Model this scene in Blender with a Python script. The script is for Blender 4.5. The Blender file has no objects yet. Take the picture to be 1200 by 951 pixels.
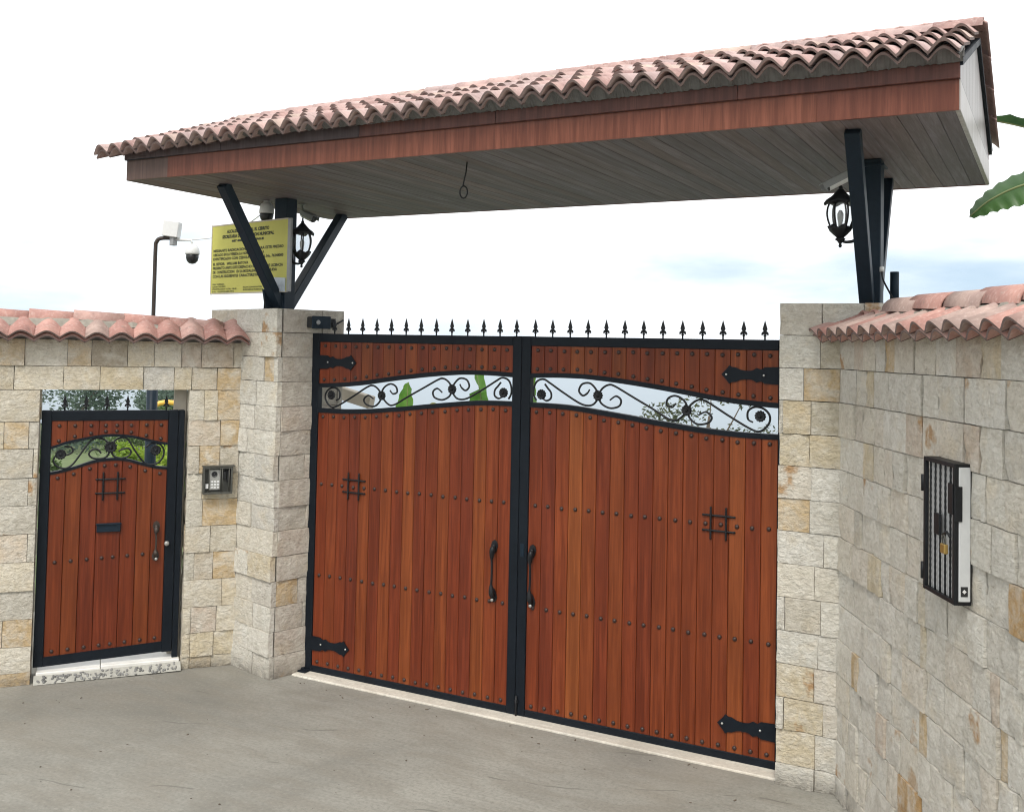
import bpy, math, random
from mathutils import Vector, Matrix, noise as mnoise

rnd = random.Random(7)
SC = bpy.context.scene
COL = SC.collection
R = math.radians

# ------------------------------------------------------------------ camera
cam = bpy.data.cameras.new("camera")
cam.sensor_width = 36.0
cam.lens = 1193.75 / 1200 * 36.0
cam.shift_y = (362.45 - 475.5) / 1200
cam.clip_start, cam.clip_end = 0.05, 20000
camo = bpy.data.objects.new("camera", cam)
COL.objects.link(camo)


def cam_matrix(yaw, pitch, roll, loc):
    cy, sy = math.cos(yaw), math.sin(yaw)
    f = Vector((sy * math.cos(pitch), cy * math.cos(pitch), math.sin(pitch)))
    r = Vector((cy, -sy, 0))
    u = r.cross(f)
    c, s = math.cos(roll), math.sin(roll)
    r2, u2 = c * r + s * u, -s * r + c * u
    m = Matrix.Identity(4)
    for i in range(3):
        m[i][0], m[i][1], m[i][2], m[i][3] = r2[i], u2[i], -f[i], loc[i]
    return m


camo.matrix_world = cam_matrix(-0.4917, 0.037, 0.0198, (3.6416, -6.9442, 2.7844))
SC.camera = camo

# ------------------------------------------------------------------ sky, sun, exposure
SUN_EL, SUN_AZ = R(52), R(163)          # azimuth clockwise from +Y; light comes from in front of the gate, a little to the right
SC.view_settings.view_transform = 'Standard'
SC.view_settings.look = 'None'
SC.view_settings.gamma = 1.0
SC.view_settings.exposure = 0.45
SC.view_settings.use_curve_mapping = False
SC.cycles.filter_width = 1.1
world = bpy.data.worlds.new("World")
SC.world = world
world.use_nodes = True
wn, wl = world.node_tree.nodes, world.node_tree.links
wn.clear()


def wnode(t, **k):
    n = wn.new(t)
    for a, b in k.items():
        setattr(n, a, b)
    return n


w_out = wnode('ShaderNodeOutputWorld')
w_sky = wnode('ShaderNodeTexSky', sky_type='NISHITA', sun_disc=False, sun_elevation=SUN_EL, sun_rotation=SUN_AZ,
              altitude=1000.0, air_density=1.0, dust_density=1.5)
w_bsky = wnode('ShaderNodeBackground')
w_bsky.inputs[1].default_value = 0.08
w_bair = wnode('ShaderNodeBackground')               # hazy blue of the gaps between the clouds
w_bair.inputs[0].default_value = (0.45, 0.585, 0.72, 1)
w_gap = wnode('ShaderNodeMixShader')
w_gap.inputs[0].default_value = 0.88
w_bcl = wnode('ShaderNodeBackground')
w_bcl.inputs[0].default_value = (0.97, 0.985, 1.0, 1)
w_bcl.inputs[1].default_value = 1.12
w_mix = wnode('ShaderNodeMixShader')
w_tc = wnode('ShaderNodeTexCoord')
w_map = wnode('ShaderNodeMapping')
w_map.inputs['Scale'].default_value = (1.0, 1.0, 4.0)
w_map.inputs['Rotation'].default_value = (0, 0, 2.53)
w_map.inputs['Location'].default_value = (0.35, 0.1, 0.0)
w_n = wnode('ShaderNodeTexNoise')
w_n.inputs['Scale'].default_value = 2.4
w_n.inputs['Detail'].default_value = 6.0
w_n.inputs['Roughness'].default_value = 0.55
w_sep = wnode('ShaderNodeSeparateXYZ')
w_el = wnode('ShaderNodeMapRange', interpolation_type='SMOOTHSTEP')
w_el.inputs['From Min'].default_value = 0.075
w_el.inputs['From Max'].default_value = 0.19
w_el.inputs['To Min'].default_value = 0.0
w_el.inputs['To Max'].default_value = 0.55
w_add = wnode('ShaderNodeMath', operation='ADD')
w_rmp = wnode('ShaderNodeMapRange', interpolation_type='SMOOTHSTEP')
w_rmp.inputs['From Min'].default_value = 0.30
w_rmp.inputs['From Max'].default_value = 0.68
w_rmp.inputs['To Min'].default_value = 0.0
w_rmp.inputs['To Max'].default_value = 1.0
wl.new(w_tc.outputs['Generated'], w_map.inputs[0])
wl.new(w_map.outputs[0], w_n.inputs['Vector'])
wl.new(w_tc.outputs['Generated'], w_sep.inputs[0])
wl.new(w_sep.outputs['Z'], w_el.inputs['Value'])
wl.new(w_n.outputs['Fac'], w_add.inputs[0])
wl.new(w_el.outputs['Result'], w_add.inputs[1])
wl.new(w_add.outputs[0], w_rmp.inputs['Value'])
wl.new(w_rmp.outputs['Result'], w_mix.inputs[0])
wl.new(w_sky.outputs[0], w_bsky.inputs[0])
wl.new(w_bsky.outputs[0], w_gap.inputs[1])
wl.new(w_bair.outputs[0], w_gap.inputs[2])
wl.new(w_gap.outputs[0], w_mix.inputs[1])
wl.new(w_bcl.outputs[0], w_mix.inputs[2])
wl.new(w_mix.outputs[0], w_out.inputs[0])

sun = bpy.data.lights.new("sun", 'SUN')
sun.energy = 2.0
sun.angle = R(18)
sun.color = (1.0, 0.95, 0.87)
suno = bpy.data.objects.new("sun", sun)
COL.objects.link(suno)
sd = Vector((math.sin(SUN_AZ) * math.cos(SUN_EL), math.cos(SUN_AZ) * math.cos(SUN_EL), math.sin(SUN_EL)))
suno.rotation_euler = sd.to_track_quat('Z', 'Y').to_euler()
suno.location = (0, -5, 9)

# ------------------------------------------------------------------ node / material helpers


class NT:
    def __init__(self, name):
        self.m = bpy.data.materials.new(name)
        self.m.use_nodes = True
        self.t = self.m.node_tree
        self.t.nodes.clear()
        self.out = self.t.nodes.new('ShaderNodeOutputMaterial')
        self.b = self.t.nodes.new('ShaderNodeBsdfPrincipled')
        self.t.links.new(self.b.outputs[0], self.out.inputs[0])

    def n(self, typ, ins=None, **k):
        nd = self.t.nodes.new(typ)
        for a, b in k.items():
            setattr(nd, a, b)
        for a, b in (ins or {}).items():
            self.set(nd.inputs[a], b)
        return nd

    def set(self, sock, v):
        if isinstance(v, bpy.types.NodeSocket):
            self.t.links.new(v, sock)
        elif isinstance(v, (tuple, list)) and len(v) == 3 and sock.type == 'RGBA':
            sock.default_value = (*v, 1)
        else:
            sock.default_value = v

    def p(self, **k):
        for a, b in k.items():
            self.set(self.b.inputs[a.replace('_', ' ')], b)

    def noise(self, vec, scale, detail=4, rough=0.55, dist=0.0):
        return self.n('ShaderNodeTexNoise', {'Vector': vec, 'Scale': scale, 'Detail': detail, 'Roughness': rough,
                                             'Distortion': dist}).outputs['Fac']

    def mapping(self, vec, scale=(1, 1, 1), loc=(0, 0, 0), rot=(0, 0, 0)):
        return self.n('ShaderNodeMapping', {'Vector': vec, 'Scale': scale, 'Location': loc, 'Rotation': rot}).outputs[0]

    def ramp(self, fac, stops, interp='LINEAR'):
        nd = self.n('ShaderNodeValToRGB', {'Fac': fac})
        cr = nd.color_ramp
        cr.interpolation = interp
        while len(cr.elements) < len(stops):
            cr.elements.new(0.5)
        for e, (pos, c) in zip(cr.elements, stops):
            e.position = pos
            e.color = (*c, 1) if len(c) == 3 else c
        return nd.outputs[0]

    def mix(self, fac, a, b, mode='MIX'):
        nd = self.n('ShaderNodeMix', data_type='RGBA', blend_type=mode)
        self.set(nd.inputs[0], fac)
        self.set(nd.inputs[6], a)
        self.set(nd.inputs[7], b)
        return nd.outputs[2]

    def math(self, op, a, b=0.0):
        nd = self.n('ShaderNodeMath', operation=op)
        self.set(nd.inputs[0], a)
        self.set(nd.inputs[1], b)
        return nd.outputs[0]

    def pos(self):
        return self.n('ShaderNodeNewGeometry').outputs['Position']

    def objv(self):
        return self.n('ShaderNodeTexCoord').outputs['Object']

    def info(self):
        return self.n('ShaderNodeObjectInfo')

    def bump(self, h, strength=0.4, dist=0.01):
        return self.n('ShaderNodeBump', {'Height': h, 'Strength': strength, 'Distance': dist}).outputs[0]

    def shifted(self, vec, amount=13.0):
        r = self.info().outputs['Random']
        v = self.n('ShaderNodeVectorMath', operation='SCALE')
        self.set(v.inputs[0], (1.0, 0.73, 0.41))
        self.set(v.inputs['Scale'], self.math('MULTIPLY', r, amount))
        a = self.n('ShaderNodeVectorMath', operation='ADD')
        self.set(a.inputs[0], vec)
        self.set(a.inputs[1], v.outputs[0])
        return a.outputs[0]


def mat_simple(name, col, rough=0.5, metal=0.0, spec=0.5, grime=0.15, bump=0.0, scale=30.0):
    t = NT(name)
    n1 = t.noise(t.pos(), scale, 5)
    n2 = t.noise(t.pos(), scale * 0.2, 3)
    f = t.math('ADD', t.math('MULTIPLY', n1, 0.5), t.math('MULTIPLY', n2, 0.5))
    c = t.ramp(f, [(0.3, tuple(x * (1 - grime) for x in col)), (0.7, tuple(min(1, x * (1 + grime)) for x in col))])
    t.p(Base_Color=c, Roughness=t.math('ADD', t.math('MULTIPLY', n2, 0.25), rough - 0.12), Metallic=metal,
        Specular_IOR_Level=spec)
    if bump:
        t.p(Normal=t.bump(n1, bump, 0.004))
    return t.m


def mat_stone(name):
    t = NT(name)
    inf = t.info()
    p = t.shifted(t.pos(), 9.0)
    rnd_o = inf.outputs['Random']
    n1 = t.noise(p, 4.0, 4, 0.6)
    n2 = t.noise(p, 15.0, 6, 0.70, 0.6)
    n3 = t.noise(p, 60.0, 4, 0.7)
    n4 = t.noise(t.mapping(p, (1, 1, 1.7)), 27.0, 6, 0.72, 1.0)
    n6 = t.noise(p, 7.5, 5, 0.65, 0.7)
    base = t.mix(t.ramp(n6, [(0.42, (0, 0, 0)), (0.66, (0.75, 0.75, 0.75))]), inf.outputs['Color'], (0.70, 0.665, 0.59))
    dark = t.mix(1.0, base, (0.84, 0.825, 0.80), 'MULTIPLY')
    c = t.mix(t.ramp(n2, [(0.38, (0, 0, 0)), (0.58, (1, 1, 1))]), dark, base)
    tan = t.mix(1.0, base, (1.0, 0.90, 0.74), 'MULTIPLY')
    c = t.mix(t.ramp(n1, [(0.54, (0, 0, 0)), (0.75, (0.55, 0.55, 0.55))]), c, tan)
    # iron bloom on a few of the stones
    rust = t.math('MULTIPLY', t.ramp(n1, [(0.57, (0, 0, 0)), (0.64, (0.8, 0.8, 0.8))]), t.ramp(rnd_o, [(0.86, (0, 0, 0)), (0.88, (1, 1, 1))]))
    c = t.mix(rust, c, (0.40, 0.22, 0.085))
    pits = t.ramp(n4, [(0.30, (0.66, 0.64, 0.60)), (0.39, (1, 1, 1))])
    c = t.mix(1.0, c, pits, 'MULTIPLY')
    fine = t.ramp(n3, [(0.30, (0.86, 0.85, 0.83)), (0.48, (1, 1, 1)), (0.7, (1.05, 1.05, 1.04))])
    c = t.mix(1.0, c, fine, 'MULTIPLY')
    # damp, dirty foot of the walls
    z = t.n('ShaderNodeSeparateXYZ', {'Vector': t.pos()}).outputs['Z']
    lowf = t.n('ShaderNodeMapRange', {'Value': t.math('ADD', z, t.math('MULTIPLY', n1, 0.14)), 'From Min': 0.04, 'From Max': 0.20,
                                      'To Min': 0.85, 'To Max': 0.0}).outputs[0]
    lowf = t.math('MULTIPLY', lowf, t.ramp(n2, [(0.35, (0, 0, 0)), (0.55, (1, 1, 1))]))
    c = t.mix(lowf, c, (0.15, 0.13, 0.105))
    v = t.n('ShaderNodeTexVoronoi', {'Vector': t.mapping(p, (1, 1, 1.5)), 'Scale': 24.0, 'Randomness': 1.0}).outputs['Distance']
    h = t.math('ADD', t.math('MULTIPLY', n2, 0.8), t.math('ADD', t.math('MULTIPLY', v, 0.35), t.math('ADD', t.math('MULTIPLY', n3, 0.25), t.math('MULTIPLY', n4, 1.2))))
    t.p(Base_Color=c, Roughness=0.92, Specular_IOR_Level=0.25, Normal=t.bump(h, 1.0, 0.016))
    return t.m


def mat_wood(name, vertical='Z', rough=0.42, grain=34.0, bump=0.15):
    """board colour comes from the object's own colour; long thin grain along one axis"""
    t = NT(name)
    inf = t.info()
    p = t.shifted(t.objv(), 17.0)
    s = {'Z': (grain, grain, 1.1), 'X': (1.1, grain, grain), 'Y': (grain, 1.1, grain)}[vertical]
    g1 = t.noise(t.mapping(p, s), 1.0, 6, 0.6, 0.6)
    s2 = tuple(x * 3.5 for x in s)
    g2 = t.noise(t.mapping(p, s2), 1.0, 3, 0.6)
    blot = t.noise(p, 2.3, 3)
    base = inf.outputs['Color']
    c = t.mix(t.ramp(g1, [(0.38, (0, 0, 0)), (0.64, (1, 1, 1))]), t.mix(1.0, base, (0.66, 0.60, 0.55), 'MULTIPLY'),
              t.mix(1.0, base, (1.22, 1.24, 1.22), 'MULTIPLY'))
    c = t.mix(t.ramp(g2, [(0.40, (0.45, 0.45, 0.45)), (0.5, (0, 0, 0))]), c, t.mix(1.0, base, (0.55, 0.5, 0.45), 'MULTIPLY'))
    c = t.mix(t.ramp(blot, [(0.35, (0.35, 0.35, 0.35)), (0.65, (0, 0, 0))]), c, t.mix(1.0, base, (0.72, 0.66, 0.62), 'MULTIPLY'))
    t.p(Base_Color=c, Roughness=t.math('ADD', t.math('MULTIPLY', g1, 0.2), rough - 0.1), Specular_IOR_Level=0.25,
        Normal=t.bump(g1, bump, 0.002))
    return t.m


def mat_tile(name):
    t = NT(name)
    inf = t.info()
    p = t.shifted(t.pos(), 7.0)
    n1 = t.noise(p, 6.0, 5, 0.65)
    n2 = t.noise(p, 42.0, 4, 0.6)
    base = inf.outputs['Color']
    c = t.mix(t.ramp(n1, [(0.38, (0, 0, 0)), (0.66, (1, 1, 1))]), t.mix(1.0, base, (0.72, 0.70, 0.72), 'MULTIPLY'), base)
    c = t.mix(t.ramp(n2, [(0.52, (0, 0, 0)), (0.74, (0.45, 0.45, 0.45))]), c, (0.62, 0.50, 0.45))
    n5 = t.noise(p, 11.0, 5, 0.7)
    c = t.mix(t.ramp(n5, [(0.58, (0, 0, 0)), (0.72, (0.6, 0.6, 0.6))]), c, (0.20, 0.165, 0.14))
    c = t.mix(t.ramp(n2, [(0.24, (0.55, 0.55, 0.55)), (0.38, (0, 0, 0))]), c, (0.13, 0.10, 0.09))
    t.p(Base_Color=c, Roughness=0.85, Specular_IOR_Level=0.3, Normal=t.bump(n2, 0.3, 0.004))
    return t.m


def mat_concrete(name, col, stains=True):
    t = NT(name)
    p = t.pos()
    big = t.noise(p, 0.55, 5, 0.62, 0.5)
    mid = t.noise(t.mapping(p, (1.0, 2.6, 1.0), rot=(0, 0, R(24))), 2.0, 5, 0.65, 0.3)
    fine = t.noise(p, 38.0, 6, 0.75)
    brush = t.noise(t.mapping(p, (3.0, 60.0, 1.0), rot=(0, 0, R(14))), 1.0, 4, 0.6)
    d = tuple(x * 0.62 for x in col)
    l = tuple(x * 1.20 for x in col)
    c = t.ramp(big, [(0.30, d), (0.5, col), (0.70, l)])
    c = t.mix(t.ramp(mid, [(0.40, (0.5, 0.5, 0.5)), (0.55, (0, 0, 0))]), c, tuple(a * b for a, b in zip(col, (0.78, 0.74, 0.70))))
    c = t.mix(t.ramp(fine, [(0.34, (0.65, 0.65, 0.65)), (0.52, (0, 0, 0))]), c, tuple(x * 0.62 for x in col))
    c = t.mix(t.ramp(fine, [(0.56, (0, 0, 0)), (0.70, (0.5, 0.5, 0.5))]), c, tuple(min(1, x * 1.35) for x in col))
    c = t.mix(t.ramp(brush, [(0.36, (0.35, 0.35, 0.35)), (0.52, (0, 0, 0))]), c, tuple(x * 0.72 for x in col))
    warm = t.noise(p, 0.9, 3, 0.5)
    c = t.mix(t.ramp(warm, [(0.5, (0, 0, 0)), (0.75, (0.30, 0.30, 0.30))]), c, (col[0] * 1.03, col[1] * 0.95, col[2] * 0.88))
    if stains:
        v = t.n('ShaderNodeTexVoronoi', {'Vector': t.mapping(p, (1, 1.8, 1)), 'Scale': 4.2, 'Randomness': 1.0}).outputs['Distance']
        c = t.mix(t.ramp(v, [(0.020, (0.85, 0.85, 0.85)), (0.036, (0, 0, 0))]), c, (0.035, 0.03, 0.025))
        # a few scored hairline marks
        wv = t.n('ShaderNodeTexWave', {'Vector': t.mapping(p, rot=(0, 0, R(70))), 'Scale': 0.55, 'Distortion': 4.0, 'Detail': 3.0,
                                       'Detail Scale': 1.2}).outputs['Fac']
        gate = t.noise(p, 2.6, 2)
        ln = t.math('MULTIPLY', t.ramp(wv, [(0.0, (1, 1, 1)), (0.0025, (0, 0, 0))]),
                    t.ramp(gate, [(0.55, (0, 0, 0)), (0.62, (0.6, 0.6, 0.6))]))
        c = t.mix(ln, c, tuple(x * 0.45 for x in col))
    h = t.math('ADD', t.math('MULTIPLY', fine, 0.5), t.math('MULTIPLY', brush, 0.7))
    t.p(Base_Color=c, Roughness=0.9, Specular_IOR_Level=0.25, Normal=t.bump(h, 0.25, 0.004))
    return t.m


def mat_leaf(name, c0, c1, trans=0.35, rough=0.55):
    t = NT(name)
    p = t.pos()
    n1 = t.noise(p, 1.1, 3)
    n2 = t.noise(p, 9.0, 3)
    f = t.math('ADD', t.math('MULTIPLY', n1, 0.6), t.math('MULTIPLY', n2, 0.4))
    c = t.ramp(f, [(0.36, c0), (0.62, c1)])
    t.p(Base_Color=c, Roughness=rough, Specular_IOR_Level=0.35)
    tr = t.n('ShaderNodeBsdfTranslucent', {'Color': c})
    mx = t.n('ShaderNodeMixShader', {0: trans})
    t.t.links.new(t.b.outputs[0], mx.inputs[1])
    t.t.links.new(tr.outputs[0], mx.inputs[2])
    t.t.links.new(mx.outputs[0], t.out.inputs[0])
    return t.m


def mat_glass(name, tint=(0.93, 0.95, 0.96), opacity=0.16):
    t = NT(name)
    t.p(Base_Color=tint, Roughness=0.06, Specular_IOR_Level=0.6)
    tr = t.n('ShaderNodeBsdfTransparent', {'Color': tint})
    mx = t.n('ShaderNodeMixShader', {0: opacity})
    t.t.links.new(tr.outputs[0], mx.inputs[1])
    t.t.links.new(t.b.outputs[0], mx.inputs[2])
    t.t.links.new(mx.outputs[0], t.out.inputs[0])
    return t.m


M = {}
M['stone'] = mat_stone('cut_stone')
M['mortar'] = mat_simple('wall_mortar', (0.22, 0.195, 0.16), 0.95, bump=0.4, grime=0.3)
M['cement'] = mat_simple('rough_cement', (0.27, 0.25, 0.215), 0.95, bump=0.8, grime=0.3, scale=22)
M['bed'] = mat_simple('tile_bed_cement', (0.14, 0.14, 0.138), 0.95, bump=0.6, grime=0.3, scale=22)
M['wood'] = mat_wood('varnished_gate_wood', 'Z', 0.40)
M['fascia'] = mat_wood('stained_fascia_wood', 'Z', 0.45, grain=22)
M['soffit'] = mat_wood('weathered_soffit_wood', 'Y', 0.6, grain=26)
M['gable'] = mat_wood('silvered_gable_wood', 'Z', 0.32, grain=26)
M['tile'] = mat_tile('clay_tile')
M['tile_rim'] = mat_simple('dirty_shaded_tile_rim', (0.16, 0.115, 0.105), 0.9, grime=0.35, scale=25)  # dirt on the tile edges, darkened further by shade painted into the colour
M['steel'] = mat_simple('painted_black_steel', (0.0065, 0.0095, 0.014), 0.5, 0.0, 0.14, 0.25)
M['post'] = mat_simple('painted_navy_steel', (0.010, 0.020, 0.032), 0.45, 0.0, 0.16, 0.2)
M['iron'] = mat_simple('wrought_iron', (0.006, 0.007, 0.009), 0.5, 0.0, 0.35, 0.3)
M['stud'] = mat_simple('rusty_stud_iron', (0.035, 0.016, 0.012), 0.45, 0.0, 0.5, 0.3)
M['brown_iron'] = mat_simple('brown_iron', (0.035, 0.024, 0.018), 0.5, 0.0, 0.5, 0.3)
M['back'] = mat_simple('dark_backing', (0.030, 0.012, 0.008), 0.9)
M['chrome'] = mat_simple('bright_metal', (0.75, 0.75, 0.74), 0.3, 0.9, 0.5, 0.08)
M['brass'] = mat_simple('brass', (0.40, 0.27, 0.085), 0.35, 0.6, 0.5, 0.15)
M['white'] = mat_simple('white_enamel', (0.72, 0.73, 0.73), 0.45, 0.0, 0.5, 0.07)
M['cab'] = mat_simple('cabinet_paint', (0.58, 0.595, 0.60), 0.45, 0.0, 0.4, 0.07)
M['grey'] = mat_simple('grey_plastic', (0.30, 0.31, 0.32), 0.5)
M['dark'] = mat_simple('dark_plastic', (0.02, 0.021, 0.023), 0.35)
M['zinc'] = mat_simple('dull_zinc', (0.085, 0.085, 0.075), 0.5, 0.5, 0.5, 0.3)
M['plate'] = mat_simple('keypad_plate', (0.42, 0.42, 0.40), 0.4, 0.5, 0.5, 0.3)
M['glass'] = mat_glass('lantern_glass')
M['yellow_sign'] = mat_simple('yellow_board', (0.58, 0.56, 0.13), 0.6, 0.0, 0.3, 0.08, scale=6)
M['ink'] = mat_simple('black_print', (0.05, 0.055, 0.02), 0.7)
M['film'] = mat_simple('plastic_film', (0.50, 0.56, 0.62), 0.25, 0.0, 0.5, 0.25, scale=14)
M['driveway'] = mat_concrete('driveway_concrete', (0.275, 0.268, 0.238))
M['strip'] = mat_concrete('pale_concrete', (0.62, 0.59, 0.52), stains=False)
M['ramp'] = mat_simple('pebble_mortar', (0.36, 0.355, 0.32), 0.9, grime=0.25, bump=0.5, scale=40)
M['slab'] = mat_simple('white_marble', (0.72, 0.71, 0.67), 0.5, grime=0.16, scale=14)
M['pebble'] = mat_simple('river_pebble', (0.17, 0.17, 0.165), 0.6, grime=0.85, scale=30)
M['lawn'] = mat_simple('lawn_grass', (0.10, 0.135, 0.05), 0.9, grime=0.4, bump=0.5, scale=4)
M['bark'] = mat_simple('bark', (0.10, 0.08, 0.06), 0.9, bump=0.6, grime=0.4)
M['stem'] = mat_simple('banana_stem', (0.16, 0.19, 0.07), 0.6, grime=0.4, scale=8)
M['banana'] = mat_leaf('banana_leaf', (0.06, 0.17, 0.02), (0.15, 0.30, 0.045), 0.45, 0.4)
M['banana_dark'] = mat_leaf('dark_banana_leaf', (0.035, 0.085, 0.03), (0.07, 0.15, 0.045), 0.30, 0.35)
M['banana_dry'] = mat_leaf('dry_banana_leaf', (0.22, 0.20, 0.05), (0.34, 0.27, 0.10), 0.35)
M['leaf_grey'] = mat_leaf('olive_leaf', (0.040, 0.055, 0.025), (0.10, 0.115, 0.06), 0.3)
M['leaf_blue'] = mat_leaf('blue_green_leaf', (0.05, 0.085, 0.065), (0.11, 0.16, 0.11), 0.35)
M['leaf_mid'] = mat_leaf('mid_green_leaf', (0.045, 0.085, 0.02), (0.12, 0.19, 0.05), 0.35)
M['leaf_lime'] = mat_leaf('lime_leaf', (0.16, 0.28, 0.03), (0.34, 0.45, 0.06), 0.45)
M['plaster'] = mat_simple('pale_plaster', (0.55, 0.50, 0.42), 0.9, grime=0.2, bump=0.3, scale=8)
M['red'] = mat_simple('red_paint', (0.62, 0.06, 0.035), 0.35, grime=0.06)
M['yellow'] = mat_simple('yellow_paint', (0.70, 0.42, 0.06), 0.35, grime=0.06)

# ------------------------------------------------------------------ mesh helpers


class MB:
    def __init__(self):
        self.v, self.f, self.s = [], [], []

    def add(self, verts, faces, smooth=False, m=None):
        o = len(self.v)
        self.v += [tuple(m @ Vector(p)) if m else tuple(p) for p in verts]
        self.f += [tuple(i + o for i in f) for f in faces]
        self.s += [smooth] * len(faces)
        return self

    def box(self, x0, x1, y0, y1, z0, z1, b=0.0, m=None):
        if x1 < x0: x0, x1 = x1, x0
        if y1 < y0: y0, y1 = y1, y0
        if z1 < z0: z0, z1 = z1, z0
        if b <= 0:
            v = [(x, y, z) for x in (x0, x1) for y in (y0, y1) for z in (z0, z1)]
            f = [(0, 1, 3, 2), (4, 6, 7, 5), (0, 4, 5, 1), (2, 3, 7, 6), (0, 2, 6, 4), (1, 5, 7, 3)]
            return self.add(v, f, False, m)
        b = min(b, (x1 - x0) * .45, (y1 - y0) * .45, (z1 - z0) * .45)
        X, Y, Z = (x0, x1), (y0, y1), (z0, z1)
        v, idx = [], {}
        for i in (0, 1):
            for j in (0, 1):
                for k in (0, 1):
                    sx, sy, sz = (1 if i == 0 else -1), (1 if j == 0 else -1), (1 if k == 0 else -1)
                    for a in range(3):
                        q = [X[i], Y[j], Z[k]]
                        for d, s in enumerate((sx, sy, sz)):
                            if d != a:
                                q[d] += s * b
                        idx[(i, j, k, a)] = len(v)
                        v.append(tuple(q))
        f = []
        for a in range(3):                                   # main faces
            o1, o2 = [d for d in range(3) if d != a]
            for e in (0, 1):
                c = []
                for p, q in ((0, 0), (1, 0), (1, 1), (0, 1)):
                    t = [0, 0, 0]
                    t[a], t[o1], t[o2] = e, p, q
                    c.append(idx[(*t, a)])
                flip = (e == 1) ^ (a == 1)
                f.append(tuple(c if flip else c[::-1]))
        for a in range(3):                                   # bevel strips along axis a
            o1, o2 = [d for d in range(3) if d != a]
            for p in (0, 1):
                for q in (0, 1):
                    t0, t1 = [0, 0, 0], [0, 0, 0]
                    t0[a], t1[a] = 0, 1
                    t0[o1] = t1[o1] = p
                    t0[o2] = t1[o2] = q
                    f.append((idx[(*t0, o1)], idx[(*t1, o1)], idx[(*t1, o2)], idx[(*t0, o2)]))
        for i in (0, 1):
            for j in (0, 1):
                for k in (0, 1):
                    f.append((idx[(i, j, k, 0)], idx[(i, j, k, 1)], idx[(i, j, k, 2)]))
        return self.add(v, f, False, m)

    def tube(self, pts, r, n=8, cap=True, smooth=True, m=None, closed=False):
        pts = [Vector(p) for p in pts]
        N = len(pts)
        rr = r if isinstance(r, (list, tuple)) else [r] * N
        v, f = [], []
        up = None
        for i, p in enumerate(pts):
            if closed:
                d = pts[(i + 1) % N] - pts[i - 1]
            else:
                d = pts[min(i + 1, N - 1)] - pts[max(i - 1, 0)]
            d.normalize()
            if up is None:
                up = Vector((0, 0, 1)) if abs(d.z) < .9 else Vector((0, 1, 0))
            up = (up - d * up.dot(d))
            if up.length < 1e-6:
                up = d.orthogonal()
            up.normalize()
            sx = d.cross(up)
            for k in range(n):
                a = 2 * math.pi * (k + .5) / n
                v.append(p + (up * math.cos(a) + sx * math.sin(a)) * rr[i])
        for i in range(N if closed else N - 1):
            a0, b0 = i * n, ((i + 1) % N) * n
            for k in range(n):
                f.append((a0 + k, a0 + (k + 1) % n, b0 + (k + 1) % n, b0 + k))
        if cap and not closed:
            f.append(tuple(range(n))[::-1])
            f.append(tuple(range((N - 1) * n, N * n)))
        return self.add(v, f, smooth, m)

    def bar(self, a, b, w, h=None, up=(0, 0, 1), bev=0.0, m=None):
        """square bar from a to b"""
        a, b = Vector(a), Vector(b)
        h = h or w
        d = (b - a)
        L = d.length
        d.normalize()
        u = Vector(up)
        if abs(d.dot(u)) > .98:
            u = Vector((0, 1, 0))
        x = u.cross(d).normalized()
        y = d.cross(x)
        mm = Matrix.Identity(4)
        for i in range(3):
            mm[i][0], mm[i][1], mm[i][2], mm[i][3] = x[i], y[i], d[i], a[i]
        if m: mm = m @ mm
        return self.box(-w / 2, w / 2, -h / 2, h / 2, 0, L, bev, mm)

    def lathe(self, prof, n=16, m=None, smooth=True):
        v, f = [], []
        for r, z in prof:
            for k in range(n):
                a = 2 * math.pi * k / n
                v.append((r * math.cos(a), r * math.sin(a), z))
        for i in range(len(prof) - 1):
            for k in range(n):
                f.append((i * n + k, i * n + (k + 1) % n, (i + 1) * n + (k + 1) % n, (i + 1) * n + k))
        f.append(tuple(range(n))[::-1])
        f.append(tuple(range((len(prof) - 1) * n, len(prof) * n)))
        return self.add(v, f, smooth, m)

    def prism(self, poly, y0, y1, m=None):
        """polygon in (x,z), thick in y"""
        n = len(poly)
        v = [(x, y0, z) for x, z in poly] + [(x, y1, z) for x, z in poly]
        f = [tuple(range(n)), tuple(range(n, 2 * n))[::-1]]
        f += [(i, i + n, (i + 1) % n + n, (i + 1) % n) for i in range(n)]
        return self.add(v, f, False, m)

    def ribbon(self, top, bot, y0, y1, m=None):
        """solid strip between two (x,z) polylines"""
        n = len(top)
        v = []
        for (a, b) in zip(top, bot):
            v += [(a[0], y0, a[1]), (b[0], y0, b[1]), (b[0], y1, b[1]), (a[0], y1, a[1])]
        f = []
        for i in range(n - 1):
            for k in range(4):
                f.append((i * 4 + k, i * 4 + (k + 1) % 4, (i + 1) * 4 + (k + 1) % 4, (i + 1) * 4 + k))
        f.append((3, 2, 1, 0))
        f.append(tuple((n - 1) * 4 + k for k in range(4)))
        return self.add(v, f, False, m)

    def mesh(self, name, mat=None):
        me = bpy.data.meshes.new(name)
        me.from_pydata(self.v, [], self.f)
        me.polygons.foreach_set('use_smooth', self.s)
        if mat:
            me.materials.append(mat)
        rim = getattr(self, 'rim', None)
        if rim:
            me.materials.append(M['tile_rim'])
            for k in rim:
                me.polygons[k].material_index = 1
                me.polygons[k].use_smooth = False
        import bmesh
        bm = bmesh.new()
        bm.from_mesh(me)
        bmesh.ops.recalc_face_normals(bm, faces=bm.faces)
        bm.to_mesh(me)
        bm.free()
        me.update()
        return me


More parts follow.
